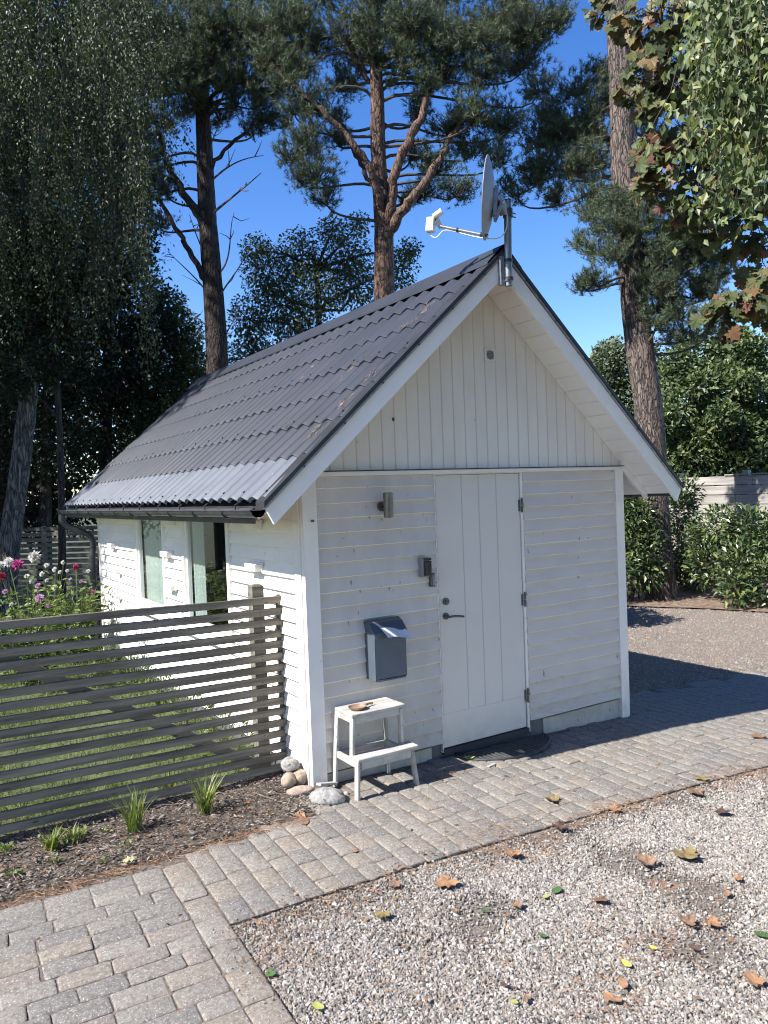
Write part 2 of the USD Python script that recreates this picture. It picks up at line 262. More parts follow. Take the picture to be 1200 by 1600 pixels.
# paving frame: courses run 2.9 degrees off the wall
PA = math.radians(-2.9); PE = np.array([math.cos(PA), math.sin(PA)]); PN = np.array([-math.sin(PA), math.cos(PA)]); P0 = np.array([-1.05, -1.215])
def pv(a, b): return P0+PE*a+PN*b
edge_r = [pv(a, b) for a, b in ((.1, 0), (2.6, 0), (4.2, .0), (6.0, .05), (9.0, .15))]
PAVE_POLY = Polygon([(-2.9, -3.9), tuple(pv(.0, -2.6)), tuple(pv(0, 0)), *map(tuple, edge_r), (8.3, .55), (3.2, .55), (3.2, .02), (-.15, .02), (-.2, -.38), (-1.2, -.40), (-2.9, -.33)])
obj('paving_bed', sheet(PAVE_POLY, -.009), SAND, kind='structure'); paving = stage.GetPrimAtPath('/World/paving_bed')
GRAV_POLY = Polygon([tuple(pv(-.1, -3.4)), tuple(pv(-.1, .1)), *[tuple(np.array(e)+PN*.1) for e in edge_r], (10.2, .8), (12.6, -1.5), (13, -9), (0, -9)])
obj('gravel_yard', sheet(GRAV_POLY, -.022), GRAVELBASE, kind='structure')
GRAV2 = Polygon([(3.16, .40), (8.3, .40), (9.2, 1.0), (9.9, 2.2), (9.4, 3.6), (8.8, 4.6), (8.0, 7.5), (3.3, 9)])
obj('gravel_yard', sheet(GRAV2, -.016), GRAVELBASE, kind='structure')
BANK = Polygon([(8.35, .6), (10.3, .82), (12.7, -1.4), (14.5, 2), (14.5, 9), (8.1, 9), (8.9, 4.6), (9.5, 3.6), (10., 2.2), (9.3, 1.0)])
obj('needle_bank', sheet(BANK, -.005), M('needle_strewn_soil', (.10, .075, .06), (.26, .20, .155), 12, .95, .015, 60), kind='structure')
BED = Polygon([(-6, -.33), (-1.2, -.395), (-.2, -.375), (-.02, -.30), (-.01, .5), (-6, .5)])
obj('flower_bed', sheet(BED, -.008), SOIL, kind='structure')
LAWN = Polygon([(-16, .504), (-.01, .504), (-.01, 6.2), (.5, 9.2), (-16, 9.2)])
obj('lawn', sheet(LAWN, -.02, .5), LAWNBASE, kind='structure')

# ------------------------------------------------------------------ pavers
rng = np.random.default_rng(5)
def paver(cx, cy, ux, uy, L, Wd, seed):
    """rounded cobble block; ux along its length"""
    r = np.random.default_rng(seed); l, w = L/2, Wd/2
    c = .0085*r.uniform(.6, 1.6)
    ring = np.array([(-l+c, -w), (l-c, -w), (l, -w+c), (l, w-c), (l-c, w), (-l+c, w), (-l, w-c), (-l, -w+c)])+r.normal(0, .0022, (8, 2))
    inset = ring*np.array([1-.0085/l, 1-.0085/w])
    tilt = r.normal(0, .007, 2); dz = r.normal(0, .0016)
    def lift(p, z): return np.c_[p, z+p@tilt+dz]
    Vl = np.vstack([lift(ring, -.05), lift(ring, -.0075), lift(inset, 0), lift(np.array([[0, 0]]), .0018)])
    F = []
    for k in range(8):
        n = (k+1) % 8
        for a in (0, 8): F += [[a+k, a+n, a+8+n], [a+k, a+8+n, a+8+k]]
        F.append([16+k, 16+n, 24])
    X = Vl[:, 0]; Y = Vl[:, 1]
    x = cx+ux[0]*X+uy[0]*Y; y = cy+ux[1]*X+uy[1]*Y
    return np.c_[x, y, Vl[:, 2]+gz(x)], np.array(F)
import shapely
blocks = []
CW = .121
# right-hand path: columns run away from the gravel edge
a = .006; col = 0
while a < 9.0:
    w = CW*rng.uniform(.97, 1.03); b = .0 if a < 4 else .02*(a-4); first = True
    off = rng.choice([.1, .14, .2])
    if col % 2: b0 = [off]
    else: b0 = []
    while b < 2.3:
        L = b0.pop() if b0 else rng.choice([.14, .165, .20, .20, .215])
        c = pv(a+w/2, b+L/2)
        if shapely.contains_xy(PAVE_POLY.buffer(-.03), *c) and not (c[0] < 3.2 and c[1] > .0-.02):
            blocks.append((c, PN, -PE, L-.0055, w-.0055))
        b += L
    a += w; col += 1
# border column, then the left-hand path with courses along the wall
b = .72
while b > -2.6:
    L = rng.choice([.17, .22, .24, .24])
    if shapely.contains_xy(PAVE_POLY, *pv(-.07, b-L/2)): blocks.append((pv(-.07, b-L/2), PN, -PE, L-.0055, .134))
    b -= L
b = .86
while b > -2.6:
    a = -.142; w = CW*rng.uniform(.96, 1.04); b -= w
    k = 0; start = rng.choice([.11, .215, .15])
    while a > -2.0:
        L = start if k == 0 else rng.choice([.215, .215, .215, .19, .235]); k += 1
        c = pv(a-L/2, b+w/2)
        if shapely.contains_xy(PAVE_POLY.buffer(-.035), *c): blocks.append((c, PE, PN, L-.0055, w-.0055))
        a -= L
def size_px(b):
    p = np.array([b[0][0], b[0][1], 0])-CAM; z = p@FW; u = 600+FPX*(p@RT)/z; v = 800-FPX*(p@UP)/z
    return (1/z if -60 < u < 1260 and v < 1680 else 0)
order = sorted(range(len(blocks)), key=lambda k: -size_px(blocks[k]))
rest = []
for n, k in enumerate(order):
    c, ux, uy, L, w = blocks[k]; v, f = paver(c[0], c[1], ux, uy, L, w, 1000+k)
    if size_px(blocks[k]) <= 0 and n > 300: continue
    if n < 300: obj('paver', (v, f), PAVE[rng.choice(6, p=[.26, .2, .12, .16, .10, .16])], paving, smooth=40)
    else: rest.append((v, f))
if rest: obj('distant_pavers', join(rest), PAVE[0], paving, kind='stuff', smooth=40)

# ------------------------------------------------------------------ gravel stones (uncountable)
def instancer(name, protos, mats, P, scale, rng, upright=False, label=None, cat=None, parent=None):
    pi = UsdGeom.PointInstancer.Define(stage, path(name, parent)); base = str(pi.GetPath())
    meta(pi.GetPrim(), label, cat, None, 'stuff')
    for k, (g, mt) in enumerate(zip(protos, mats)):
        p = usdkit.mesh(stage, f'{base}/piece_{k:03d}', g, mt); pi.CreatePrototypesRel().AddTarget(p.GetPath())
    n = len(P); qs = rng.normal(size=(n, 4)); qs /= np.linalg.norm(qs, axis=1, keepdims=True)
    if upright:
        th = rng.uniform(0, np.pi, n); tl = rng.normal(0, .08, (n, 2)); qs = np.c_[np.cos(th), tl, np.sin(th)]; qs /= np.linalg.norm(qs, axis=1, keepdims=True)
    pi.CreateProtoIndicesAttr(Vt.IntArray.FromNumpy(rng.choice(len(protos), n, p=None).astype(np.int32)))
    pi.CreatePositionsAttr(Vt.Vec3fArray.FromNumpy(P.astype(np.float32)))
    pi.CreateScalesAttr(Vt.Vec3fArray.FromNumpy(np.repeat(np.asarray(scale, np.float32)[:, None], 3, 1)))
    pi.CreateOrientationsAttr(Vt.QuathArray([Gf.Quath(*map(float, qq)) for qq in qs]))
    return pi
def pebble(seed):
    r = np.random.default_rng(seed); p = rdir(r, 14)*r.uniform(.75, 1.0, (14, 1))*np.array([1.0, r.uniform(.6, .85), r.uniform(.45, .7)])
    return hull(p)
def scatter(poly, n, rng, dens=None):
    x0, y0, x1, y1 = poly.bounds; out = []
    while sum(map(len, out)) < n:
        p = np.c_[rng.uniform(x0, x1, 4*n), rng.uniform(y0, y1, 4*n)]; p = p[shapely.contains_xy(poly, p[:, 0], p[:, 1])]
        if dens is not None: p = p[rng.uniform(size=len(p)) < dens(p)]
        out.append(p)
    return np.concatenate(out)[:n]
def in_view(p, z=0, lo=-60, hi=1260, vmax=1660):
    q = np.c_[p, np.full(len(p), z)]-CAM; d = q@FW; u = 600+FPX*(q@RT)/np.maximum(d, .1); v = 800-FPX*(q@UP)/np.maximum(d, .1)
    return (d > .5) & (u > lo) & (u < hi) & (v < vmax), d
rng = np.random.default_rng(11)
near = GRAV_POLY.difference(PAVE_POLY.buffer(.010)).intersection(sbox(-1.2, -6, 8, 2))
def gdens(p):
    ok, d = in_view(p); bare = meshkit.fbm(np.c_[p*2.2, np.zeros(len(p))], 3, 4)+.06
    edge = np.minimum(1, .25+np.abs((p-P0)@PN)*2.2)
    return ok*np.clip((4.2/np.maximum(d, 2.4))**1.5, .05, 1)*np.clip((bare-.27)*4.2, .10, 1)*edge
GP = scatter(near, 125000, rng, gdens)
sp = np.array([pv(a_, abs(rng.normal(0, .07))) for a_ in rng.uniform(0, 4.6, 420)]+[pv(-abs(rng.normal(0, .06)), -b_) for b_ in rng.uniform(.02, 2.3, 160)])
gs = np.clip(rng.lognormal(math.log(.0070), .34, len(GP)), .0035, .017)
gs2 = np.clip(rng.lognormal(math.log(.0048), .35, len(sp)), .0025, .010)
kinds = [0, 0, 0, 1, 1, 1, 2, 3, 3, 4]
instancer('gravel', [pebble(k) for k in range(10)], [STONES[k] for k in kinds], np.vstack([np.c_[GP, gz(GP[:, 0])-.022+gs*.35+.006*meshkit.fbm(np.c_[GP*3, GP[:, :1]*0], 3)], np.c_[sp, gz(sp[:, 0])+gs2*.4+.001]]), np.r_[gs, gs2], rng, label='grey and white crushed stone gravel covering the yard in front of the paving', cat='gravel')
GP = scatter(GRAV2.difference(sbox(3, .3, 8.3, .58)), 42000, rng, lambda p: in_view(p)[0]*1.0)
gs = np.clip(rng.lognormal(math.log(.011), .3, len(GP)), .006, .022)
instancer('gravel', [pebble(k+20) for k in range(10)], [STONES[k] for k in [0, 3, 3, 3, 3, 1, 4, 3, 4, 3]], np.c_[GP, gz(GP[:, 0])-.016+gs*.4], gs, rng, label='buff gravel on the sunlit yard to the right behind the shed', cat='gravel')
# dry pine needles swept along edges
NP = [];
def spread(c, n, sx, sy, ang=PA):
    a = rng.normal(0, 1, (n, 2))*[sx, sy]; R2 = np.array([[math.cos(ang), -math.sin(ang)], [math.sin(ang), math.cos(ang)]])
    NP.append(np.array(c)[:2]+a@R2.T)
for k in np.linspace(.1, 4.5, 26): spread(pv(k, -.06), int(rng.integers(5, 45)), .13, .04)
for c, n, sx, sy in (((820, 1330), 300, .22, .10), ((960, 1265), 250, .2, .06), ((1180, 1205), 420, .28, .12), ((420, 1490), 230, .1, .12), ((560, 1410), 180, .2, .08), ((940, 1560), 120, .1, .1), ((1000, 1480), 200, .15, .12), ((700, 1212), 120, .1, .05), ((770, 1300), 200, .15, .06), ((1100, 1400), 260, .3, .2), ((700, 1500), 160, .3, .2)):
    spread(on_ground(*c), n, sx, sy)
for k in np.linspace(-1.95, -.25, 22): spread((k, -.40), int(rng.integers(15, 85)), .08, .028)
for k in np.linspace(-1.9, -.3, 10): spread((k, -.1), 40, .12, .12)
for k in range(60): spread(blocks[int(rng.integers(len(blocks)))][0]+rng.normal(0, .05, 2), 9, .05, .03)
NP = np.concatenate(NP); th = rng.uniform(0, 2*np.pi, len(NP)); D = np.c_[np.cos(th), np.sin(th), rng.normal(0, .12, len(NP))]
obj('pine_needle_litter', needles(rng, np.c_[NP, gz(NP[:, 0])+rng.uniform(.0, .008, len(NP))], D, rng.uniform(.035, .075, len(NP)), .0032), DRYNEEDLE, label='orange dry pine needles swept along the paving edges and flower bed', cat='pine needles', kind='stuff')
NP = scatter(BANK, 9000, rng, lambda p: in_view(p)[0]*1.0); th = rng.uniform(0, 2*np.pi, len(NP)); D = np.c_[np.cos(th), np.sin(th), rng.normal(.1, .2, len(NP))]
obj('pine_needle_litter', needles(rng, np.c_[NP, gz(NP[:, 0])+.004], D, rng.uniform(.06, .11, len(NP)), .01), DRYNEEDLE, label='reddish needle and leaf litter on the bank under the laurels', cat='pine needles', kind='stuff')
# small crumbs of old leaves lying along the edges
LB = []
for k in np.linspace(.05, 4.6, 60): LB.append(pv(k, -.05)+rng.normal(0, .05, 2))
for k in range(60): LB.append(pv(rng.uniform(.2, 4.5), -rng.uniform(.05, 2.2)))
for k in range(70): LB.append(np.array([rng.uniform(-2.1, -.1), rng.uniform(-.42, .3)]))
for k in range(25): LB.append(pv(rng.uniform(-.9, 4.5), rng.uniform(.05, 1.1)))
LB = np.array(LB); n_ = len(LB); th = rng.uniform(0, 6.28, n_)
obj('leaf_crumbs', kites(rng, np.c_[LB, gz(LB[:, 0])+.004], np.c_[np.cos(th), np.sin(th), rng.normal(.1, .15, n_)], rng.uniform(.012, .038, n_), rng.uniform(.010, .026, n_), norm(np.c_[rng.normal(0, .3, (n_, 2)), np.ones(n_)]), .2), M('leaf_crumb', (.10, .055, .03), (.30, .18, .09), 25, .8, island=.45), label='small crumbs of dry brown leaves along the paving edges and in the bed', cat='leaf litter', kind='stuff')
# bark mulch of the flower bed
BP = scatter(BED.buffer(-.02).intersection(sbox(-2.6, -1, 0, .6)), 9000, rng)
chips = [hull(np.random.default_rng(s).uniform(-1, 1, (9, 3))*[1, .32, .16]) for s in range(10)]
CHIPS = [BARKCHIP]*5+[M('grey_bark_chip', (.13, .115, .10), (.30, .27, .24), 30, .9)]*3+[M('pale_wood_chip', (.20, .165, .13), (.36, .31, .26), 30, .9)]+[DRYNEEDLE]
instancer('bark_mulch', chips, CHIPS, np.c_[BP, rng.uniform(-.006, .012, len(BP))+.012*meshkit.fbm(np.c_[BP*5, BP[:, :1]*0], 2)], np.clip(rng.lognormal(math.log(.011), .45, len(BP)), .004, .03), rng, upright=True, label='dark bark mulch and wood bits in the bed before the slat fence', cat='mulch')
tw_ = []
for k in range(70):
    p = np.array([rng.uniform(-2.2, -.15), rng.uniform(-.34, .34), .008]); a_ = rng.uniform(0, 6.28); L_ = rng.uniform(.04, .16); d_ = np.array([math.cos(a_), math.sin(a_), rng.uniform(-.02, .25)])
    tw_.append(vf(tube([p, p+d_*L_*.5+rng.normal(0, .006, 3), p+d_*L_], [.0026, .002, .0012], 4)))
obj('bed_twigs', join(tw_), M('dry_twig', (.14, .11, .085), (.27, .225, .18), 20, .85), label='thin dry twigs and stalks strewn over the mulch of the bed', cat='twigs', kind='stuff')
# lawn blades
LP = scatter(sbox(-4.2, .52, -.02, 9.0), 60000, rng, lambda p: np.clip((meshkit.fbm(np.c_[p*1.5, p[:, :1]*0], 3, 2)-.2)*3, .25, 1))
D = norm(np.c_[rng.normal(0, .45, (len(LP), 2)), np.ones(len(LP))])
obj('grass', needles(rng, np.c_[LP, np.full(len(LP), -.02)], D, rng.uniform(.025, .07, len(LP)), .007), GRASS, label='short sunlit lawn grass behind the slat fence', cat='grass', kind='stuff')

# ------------------------------------------------------------------ the shed
SW, SL = 3.142, 6.127            # width and length of the walls
EX, OY = .337, .30               # eave and gable overhang
RZ, RS = 3.69, .905              # roof plane: z = RZ - RS*|x - SW/2|
BARGE0 = 3.516                   # underside of bargeboards at the apex
HD = 2.116
def roofz(x): return RZ-RS*abs(x-SW/2)
shed = thing('shed', 'small white wooden shed with a steep charcoal corrugated roof and plain plank door', 'shed')
rng = np.random.default_rng(21)
front = obj('front_wall', cat_([bx(.012, 1.09, .03, .09, -.16, HD), bx(1.96, SW-.012, .03, .09, -.16, HD), bx(1.09, 1.96, .03, .09, 2.075, HD), bx(1.09, 1.96, .03, .09, -.16, .0)]), GREYWOOD_BACK, shed)
def lap(x0, x1, z0, h, axis, out, seed, hgt_extra=.014):
    """one lapped siding board, bottom edge proud; axis 'x' for the gable front (faces -y), 'y' for the garden side (faces -x)"""
    r = np.random.default_rng(seed); n = 5; xs = np.linspace(x0, x1, n)
    prof = [(.0295, 0), (-.003+r.normal(0, .001), .0), (-.0055+r.normal(0, .001), .004), (.0235, h+hgt_extra), (.0295, h+hgt_extra)]
    wob = r.normal(0, .0011, n); Vv = []
    for k, x in enumerate(xs):
        for d, z in prof: Vv.append((x, d, z0+z+wob[k]))
    Vv = np.array(Vv); F = []
    m_ = len(prof)
    for k in range(n-1):
        for q in range(m_):
            q2 = (q+1) % m_; F += [[k*m_+q, (k+1)*m_+q, (k+1)*m_+q2], [k*m_+q, (k+1)*m_+q2, k*m_+q2]]
    for e in (0, (n-1)*m_):
        for q in range(1, m_-1): F.append([e, e+q, e+q+1] if e else [e, e+q+1, e+q])
    t = trimesh.Trimesh(Vv, F, process=False)
    if axis == 'y': t = trimesh.Trimesh(np.c_[t.vertices[:, 1], t.vertices[:, 0], t.vertices[:, 2]], np.array(F)[:, ::-1], process=False)
    return t
def fix(t): t.fix_normals(); return t
BH = .1012
for k in range(21):
    z0 = 2.07-BH*(k)-.072
    h = BH if k else .072+.012
    if z0 < .0: continue
    obj('siding_board', fix(lap(.112, 1.098, z0, h, 'x', 0, 300+k)), WHITE_OLD, front)
    obj('siding_board', fix(lap(1.975, SW-.098, z0+.003, h, 'x', 0, 400+k)), WHITE, front)
BASEP = M('grimy_base_paint', (.34, .315, .28), (.46, .43, .385), 6, .7, .001, 40, specks=((.2, .19, .17), 30, .66, (1, 1, .6)))
obj('base_board', bx(.112, 1.0, .021, .0295, -.16, .058), BASEP, front); obj('base_board', bx(2.13, SW-.10, .021, .0295, -.2, .058), BASEP, front)
obj('corner_board', bx(0, .110, -.012, .030, -.14, 2.10, .002), WHITE_TRIM, shed); obj('corner_board', bx(SW-.098, SW+.004, -.012, .030, -.2, 2.10, .002), WHITE_TRIM, shed)
obj('corner_board', bx(-.010, .026, .032, .125, -.14, 2.16, .002), WHITE_TRIM, shed); obj('corner_board', bx(-.010, .026, SL-.09, SL, -.14, 2.16, .002), WHITE_TRIM, shed)
obj('corner_peg', cyl((.068, -.03, 1.787), (.068, -.004, 1.787), .009, 8), DARKSTEEL, shed)
# garden side with two openings
WIN = [(3.20, 4.19, .82, 1.92), (1.40, 2.50, .80, 1.92)]
side = obj('side_wall', cat_([bx(.03, .09, .03, WIN[1][0], -.14, 2.1), bx(.03, .09, WIN[1][1], WIN[0][0], -.14, 2.1), bx(.03, .09, WIN[0][1], SL-.01, -.14, 2.1),
                              bx(.03, .09, WIN[1][0], WIN[1][1], -.14, WIN[1][2]), bx(.03, .09, WIN[0][0], WIN[0][1], -.14, WIN[0][2]), bx(.03, .09, WIN[1][0], WIN[1][1], WIN[1][3], 2.1), bx(.03, .09, WIN[0][0], WIN[0][1], WIN[0][3], 2.1)]), GREYWOOD_BACK, shed)
for k in range(21):
    z0 = 2.07-BH*k-.07
    if z0 < -.02: continue
    zc = z0+.05
    if zc > min(w[2] for w in WIN)-.07 and zc < 1.99: segs = [(.127, WIN[1][0]-.062), (WIN[1][1]+.062, WIN[0][0]-.062), (WIN[0][1]+.062, SL-.092)]
    else: segs = [(.127, 2.9), (2.904, SL-.092)]
    for q, (y0, y1) in enumerate(segs): obj('siding_board', fix(lap(y0, y1, z0, BH, 'y', 0, 500+k*4+q)), WHITE, side)
for w, (y0, y1, z0, z1) in enumerate(WIN):
    fr = obj('window', cat_([bx(-.012, .05, y0-.06, y0, z0-.05, z1+.05, .002), bx(-.012, .05, y1, y1+.06, z0-.05, z1+.05, .002), bx(-.014, .05, y0, y1, z1, z1+.05), bx(-.014, .05, y0, y1, z0-.05, z0)]), WHITE_TRIM, shed,
             label='garden side window farther from the front corner' if w == 0 else 'garden side window nearer the front corner')
    obj('sash', cat_([bx(.008, .045, y0, y0+.05, z0, z1), bx(.008, .045, y1-.05, y1, z0, z1), bx(.010, .045, y0+.05, y1-.05, z1-.05, z1), bx(.010, .045, y0+.05, y1-.05, z0, z0+.055)]), WHITE_TRIM, fr)
    obj('pane', (np.array([(.024, y, z) for y, z in ((y0+.05, z0+.055), (y1-.05, z0+.055), (y1-.05, z1-.05), (y0+.05, z1-.05))]), [[0, 3, 2, 1]]), GLASS, fr)
    obj('sill', bx(-.05, .01, y0-.07, y1+.07, z0-.075, z0-.051, .003), WHITE_TRIM, fr)
    cy0 = y0+.03 if w == 0 else y1-.36
    yy = np.linspace(cy0, y1-.03, 60); xx = .068+.009*np.sin(np.arange(60)*.9)+.004*np.sin(np.arange(60)*.37)
    Vc = np.concatenate([np.c_[xx, yy, np.full(60, z0+.02)], np.c_[xx, yy, np.full(60, z1)]]); a_ = np.arange(59)
    obj('curtain', (Vc, np.stack([a_, a_+1, a_+61, a_+60], 1)), CURTAIN, fr)
obj('right_wall', bx(SW-.09, SW-.012, .092, SL, -.35, 2.12), WHITE, shed); obj('back_wall', bx(.092, SW-.092, SL-.06, SL-.002, -.3, 2.12), WHITE, shed)
obj('floor', bx(.092, SW-.092, .092, SL-.062, -.1, -.02), ROOMDARK, shed); obj('inner_partition', bx(1.7, 1.75, .1, SL-.07, -.02, 2.1), ROOMDARK, shed)
# gable of vertical boards
GB = .1075
gable = obj('gable', trimesh.Trimesh(*[np.array(a) for a in ([(-.0, .034, HD), (SW, .034, HD), (SW, .034, roofz(SW)-.12), (SW/2, .034, RZ-.12), (0, .034, roofz(0)-.12),
        (-.0, .05, HD), (SW, .05, HD), (SW, .05, roofz(SW)-.12), (SW/2, .05, RZ-.12), (0, .05, roofz(0)-.12)], [[0, 1, 2], [0, 2, 3], [0, 3, 4], [5, 7, 6], [5, 8, 7], [5, 9, 8]])], process=False), GABLE, shed)
x = .012; k = 0
while x < SW-.03:
    x1 = min(x+GB, SW-.006); c = .012; zt = lambda q: roofz(q)-.117
    xm = SW/2
    def poly(a, b, y, z0):
        pts = [(a, y, z0), (b, y, z0), (b, y, zt(b))]
        if a < xm < b: pts.append((xm, y, zt(xm)))
        pts.append((a, y, zt(a))); return pts
    if min(zt(x), zt(x1)) > HD+.01:
        dy = rng.normal(0, .0008)
        A = poly(x+.0002, x1+.0008, .0205, HD+.002); A2 = poly(x+.0002, x1+.0008, .033, HD+.002); B = poly(x+c, x1+.0006, .015+dy*.5, HD+.002)
        obj('gable_board', hull(A+A2+B), GABLE, gable)
    x = x1; k += 1
obj('drip_board', bx(-.002, SW+.002, -.018, .034, HD-.034, HD-.004, .002), WHITE_TRIM, shed); obj('drip_flashing', bx(-.004, SW+.004, -.026, .034, HD-.0035, HD+.003), DARKMETAL, shed)
# vent with grille, knots
vt = obj('vent', cat_([bx(1.625, 1.733, .004, .016, 2.945, 3.045, .003)]), WHITE_TRIM, shed)
obj('vent_hole', cyl((1.679, .0045, 2.995), (1.679, .002, 2.995), .036, 20), DARKSTEEL, vt)
obj('vent_slat', cat_([bx(1.645, 1.713, .0, .0035, z, z+.005) for z in np.linspace(2.965, 3.02, 6)]), PLASTIC_GREY, vt)
obj('knot', trimesh.creation.icosphere(1, .012).apply_transform(np.diag([1, .3, 1.3, 1])).apply_translation((.763, .013, 2.479)), M('dark_knot', (.12, .08, .05), (.2, .14, .1), 20), gable)
# door
dr = obj('door', bx(1.107, 1.938, .026, .055, .03, 2.072), DOORP, shed)
gx_ = [1.107, 1.352, 1.518, 1.694, 1.938]
for a, b in zip(gx_[:-1], gx_[1:]):
    A = [(p, y, z) for p, y, z in [(q, .0262, zz) for q in (a+.0003, b+.0006) for zz in (.2835, 2.071)]]+[(q, .0152, zz) for q in (a+.0003, b+.0006) for zz in (.2855, 2.071)]; B = [(q, .013, zz) for q in (a+.009, b+.0004) for zz in (.2838, 2.070)]
    obj('door_board', hull(A+B), DOORP, dr)
obj('bottom_rail', bx(1.108, 1.937, .0125, .0262, .032, .284, .002), DOORP, dr)
obj('door_frame', cat_([bx(1.096, 1.1045, .006, .05, .0, 2.084), bx(1.943, 1.972, .004, .05, -.01, 2.084, .003), bx(1.1047, 1.9428, .008, .05, 2.0745, 2.083)]), WHITE_OLD, shed)
obj('threshold', bx(1.10, 1.96, .0, .06, -.02, .026, .003), DARKMETAL, shed)
hd = obj('handle', cat_([cyl((1.163, .011, 1.018), (1.163, .0, 1.018), .026, 20), cyl((1.163, .0, 1.018), (1.163, -.045, 1.018), .0085, 12), tube(smooth_path([(1.163, -.043, 1.018), (1.19, -.048, 1.020), (1.25, -.046, 1.014), (1.295, -.043, 1.006)], 4), [.0085]*13, 10)]), DARKSTEEL, dr, smooth=40)
obj('lock', cat_([cyl((1.168, .011, 1.128), (1.168, -.002, 1.128), .027, 20), cyl((1.168, -.002, 1.128), (1.168, -.008, 1.128), .012, 14)]), DARKSTEEL, dr, smooth=40)
for z in (1.814, 1.059, .285):
    obj('hinge', cat_([cyl((1.951, -.004, z-.055), (1.951, -.004, z-.002), .0085, 10), cyl((1.951, -.004, z+.002), (1.951, -.004, z+.055), .0085, 10), bx(1.925, 1.95, .006, .0115, z-.045, z+.045), cyl((1.951, -.004, z+.055), (1.951, -.004, z+.063), .005, 8)]), DARKSTEEL, dr, smooth=40)
# little white wall brackets on the garden side
for y, z, L in ((2.86, 1.755, .22), (5.29, 1.425, .2), (5.05, 1.125, .1), (5.10, .805, .1), (2.99, 1.43, .22), (2.90, 1.11, .2), (.775, 1.755, .21), (.785, 1.437, .2)):
    obj('wall_bracket', cat_([bx(-.062, .004, y-L/2, y+L/2, z-.028, z+.028, .004), bx(-.012, .004, y-L/2-.008, y+L/2+.008, z-.036, z+.036)]), WHITE_TRIM, shed)
# roof
roof = obj('roof', cat_([hull([(s*(a)+SW/2, y, RZ-RS*abs(a)-dz) for a in (0., SW/2+EX-.012) for y in (-OY+.03, SL+.28) for dz in (.075, .115)]) for s in (-1, 1)]), DARKMETAL, shed)
EAVE_X = -.362; ROWS = [0.0, .39, .745, 1.10, 1.455, 1.81, 2.165, 2.55]
NS = math.hypot(1, RS)
def tile_row(d0, d1, side, res, per=.1815, A=.0135):
    """one course of the pressed sheet: pan-tile wave along y, rising from its own step at the lower edge"""
    y0, y1 = -OY+.012, SL+.29; n = int((y1-y0)/per*res); ys = np.linspace(y0, y1, n)
    ph = ((ys-y0)/per) % 1.0
    wv = A*(np.sin(2*np.pi*ph)+.28*np.sin(4*np.pi*ph+.5))
    Vv = []
    for d, lift, amp in ((d0+.003, -.010, 1.), (d0, .016, 1.0), (d0+.02, .017, 1.0), (d1+.012, .0035, 1.0)):
        x = EAVE_X+d/NS; z = RZ-RS*(SW/2-x); nx, nz = -RS/NS, 1/NS
        h = lift+wv*amp+.0022*(np.floor((ys-y0)/(per*6)) % 2); jit = .0016*np.sin(ys*2.1+d0*9)
        xx = x+nx*h; zz = z+nz*h+jit
        if side > 0: xx = SW-xx
        Vv.append(np.c_[xx, ys, zz])
    r = len(Vv); Vv = np.concatenate(Vv); a_ = np.arange(n-1); F = []
    for k in range(r-1):
        q = np.stack([k*n+a_, k*n+a_+1, (k+1)*n+a_+1, (k+1)*n+a_], 1); F.append(q[:, ::-1] if side < 0 else q)
    return Vv, np.concatenate(F)
for side_ in (-1, 1):
    for k in range(7):
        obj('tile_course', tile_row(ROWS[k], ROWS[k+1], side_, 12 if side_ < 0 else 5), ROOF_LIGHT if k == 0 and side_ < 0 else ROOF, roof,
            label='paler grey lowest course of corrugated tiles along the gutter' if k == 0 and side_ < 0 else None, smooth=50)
sc = []
for k, d in ((0, .045), (2, .05), (4, .05)):
    for y in np.arange(-OY+.012+.0453, SL+.25, .363):
        dd_ = ROWS[k]+d; x = EAVE_X+dd_/NS; z = RZ-RS*(SW/2-x); nx_, nz_ = -RS/NS, 1/NS; sc.append(cyl((x+nx_*.022, y, z+nz_*.022), (x+nx_*.037, y, z+nz_*.037), .008, 6))
obj('screw_heads', cat_(sc), DARKMETAL, roof, kind='stuff')
rc = []
for s in (-1, 1):
    pts = [(0, .040), (s*.018, .030), (s*.085, -.034), (s*.165, -.112), (s*.168, -.128)]
    Vv = np.array([(SW/2+p, y, RZ+q+.012) for y in (-OY-.02, SL+.30) for p, q in pts]); q = np.arange(4)
    rc.append((Vv, np.stack([q, q+1, q+6, q+5], 1)))
obj('ridge_cap', join(rc), ROOF, roof, smooth=30)
def slope_pt(s, a, y, dz): return np.array([SW/2+s*a, y, RZ-RS*a+dz])
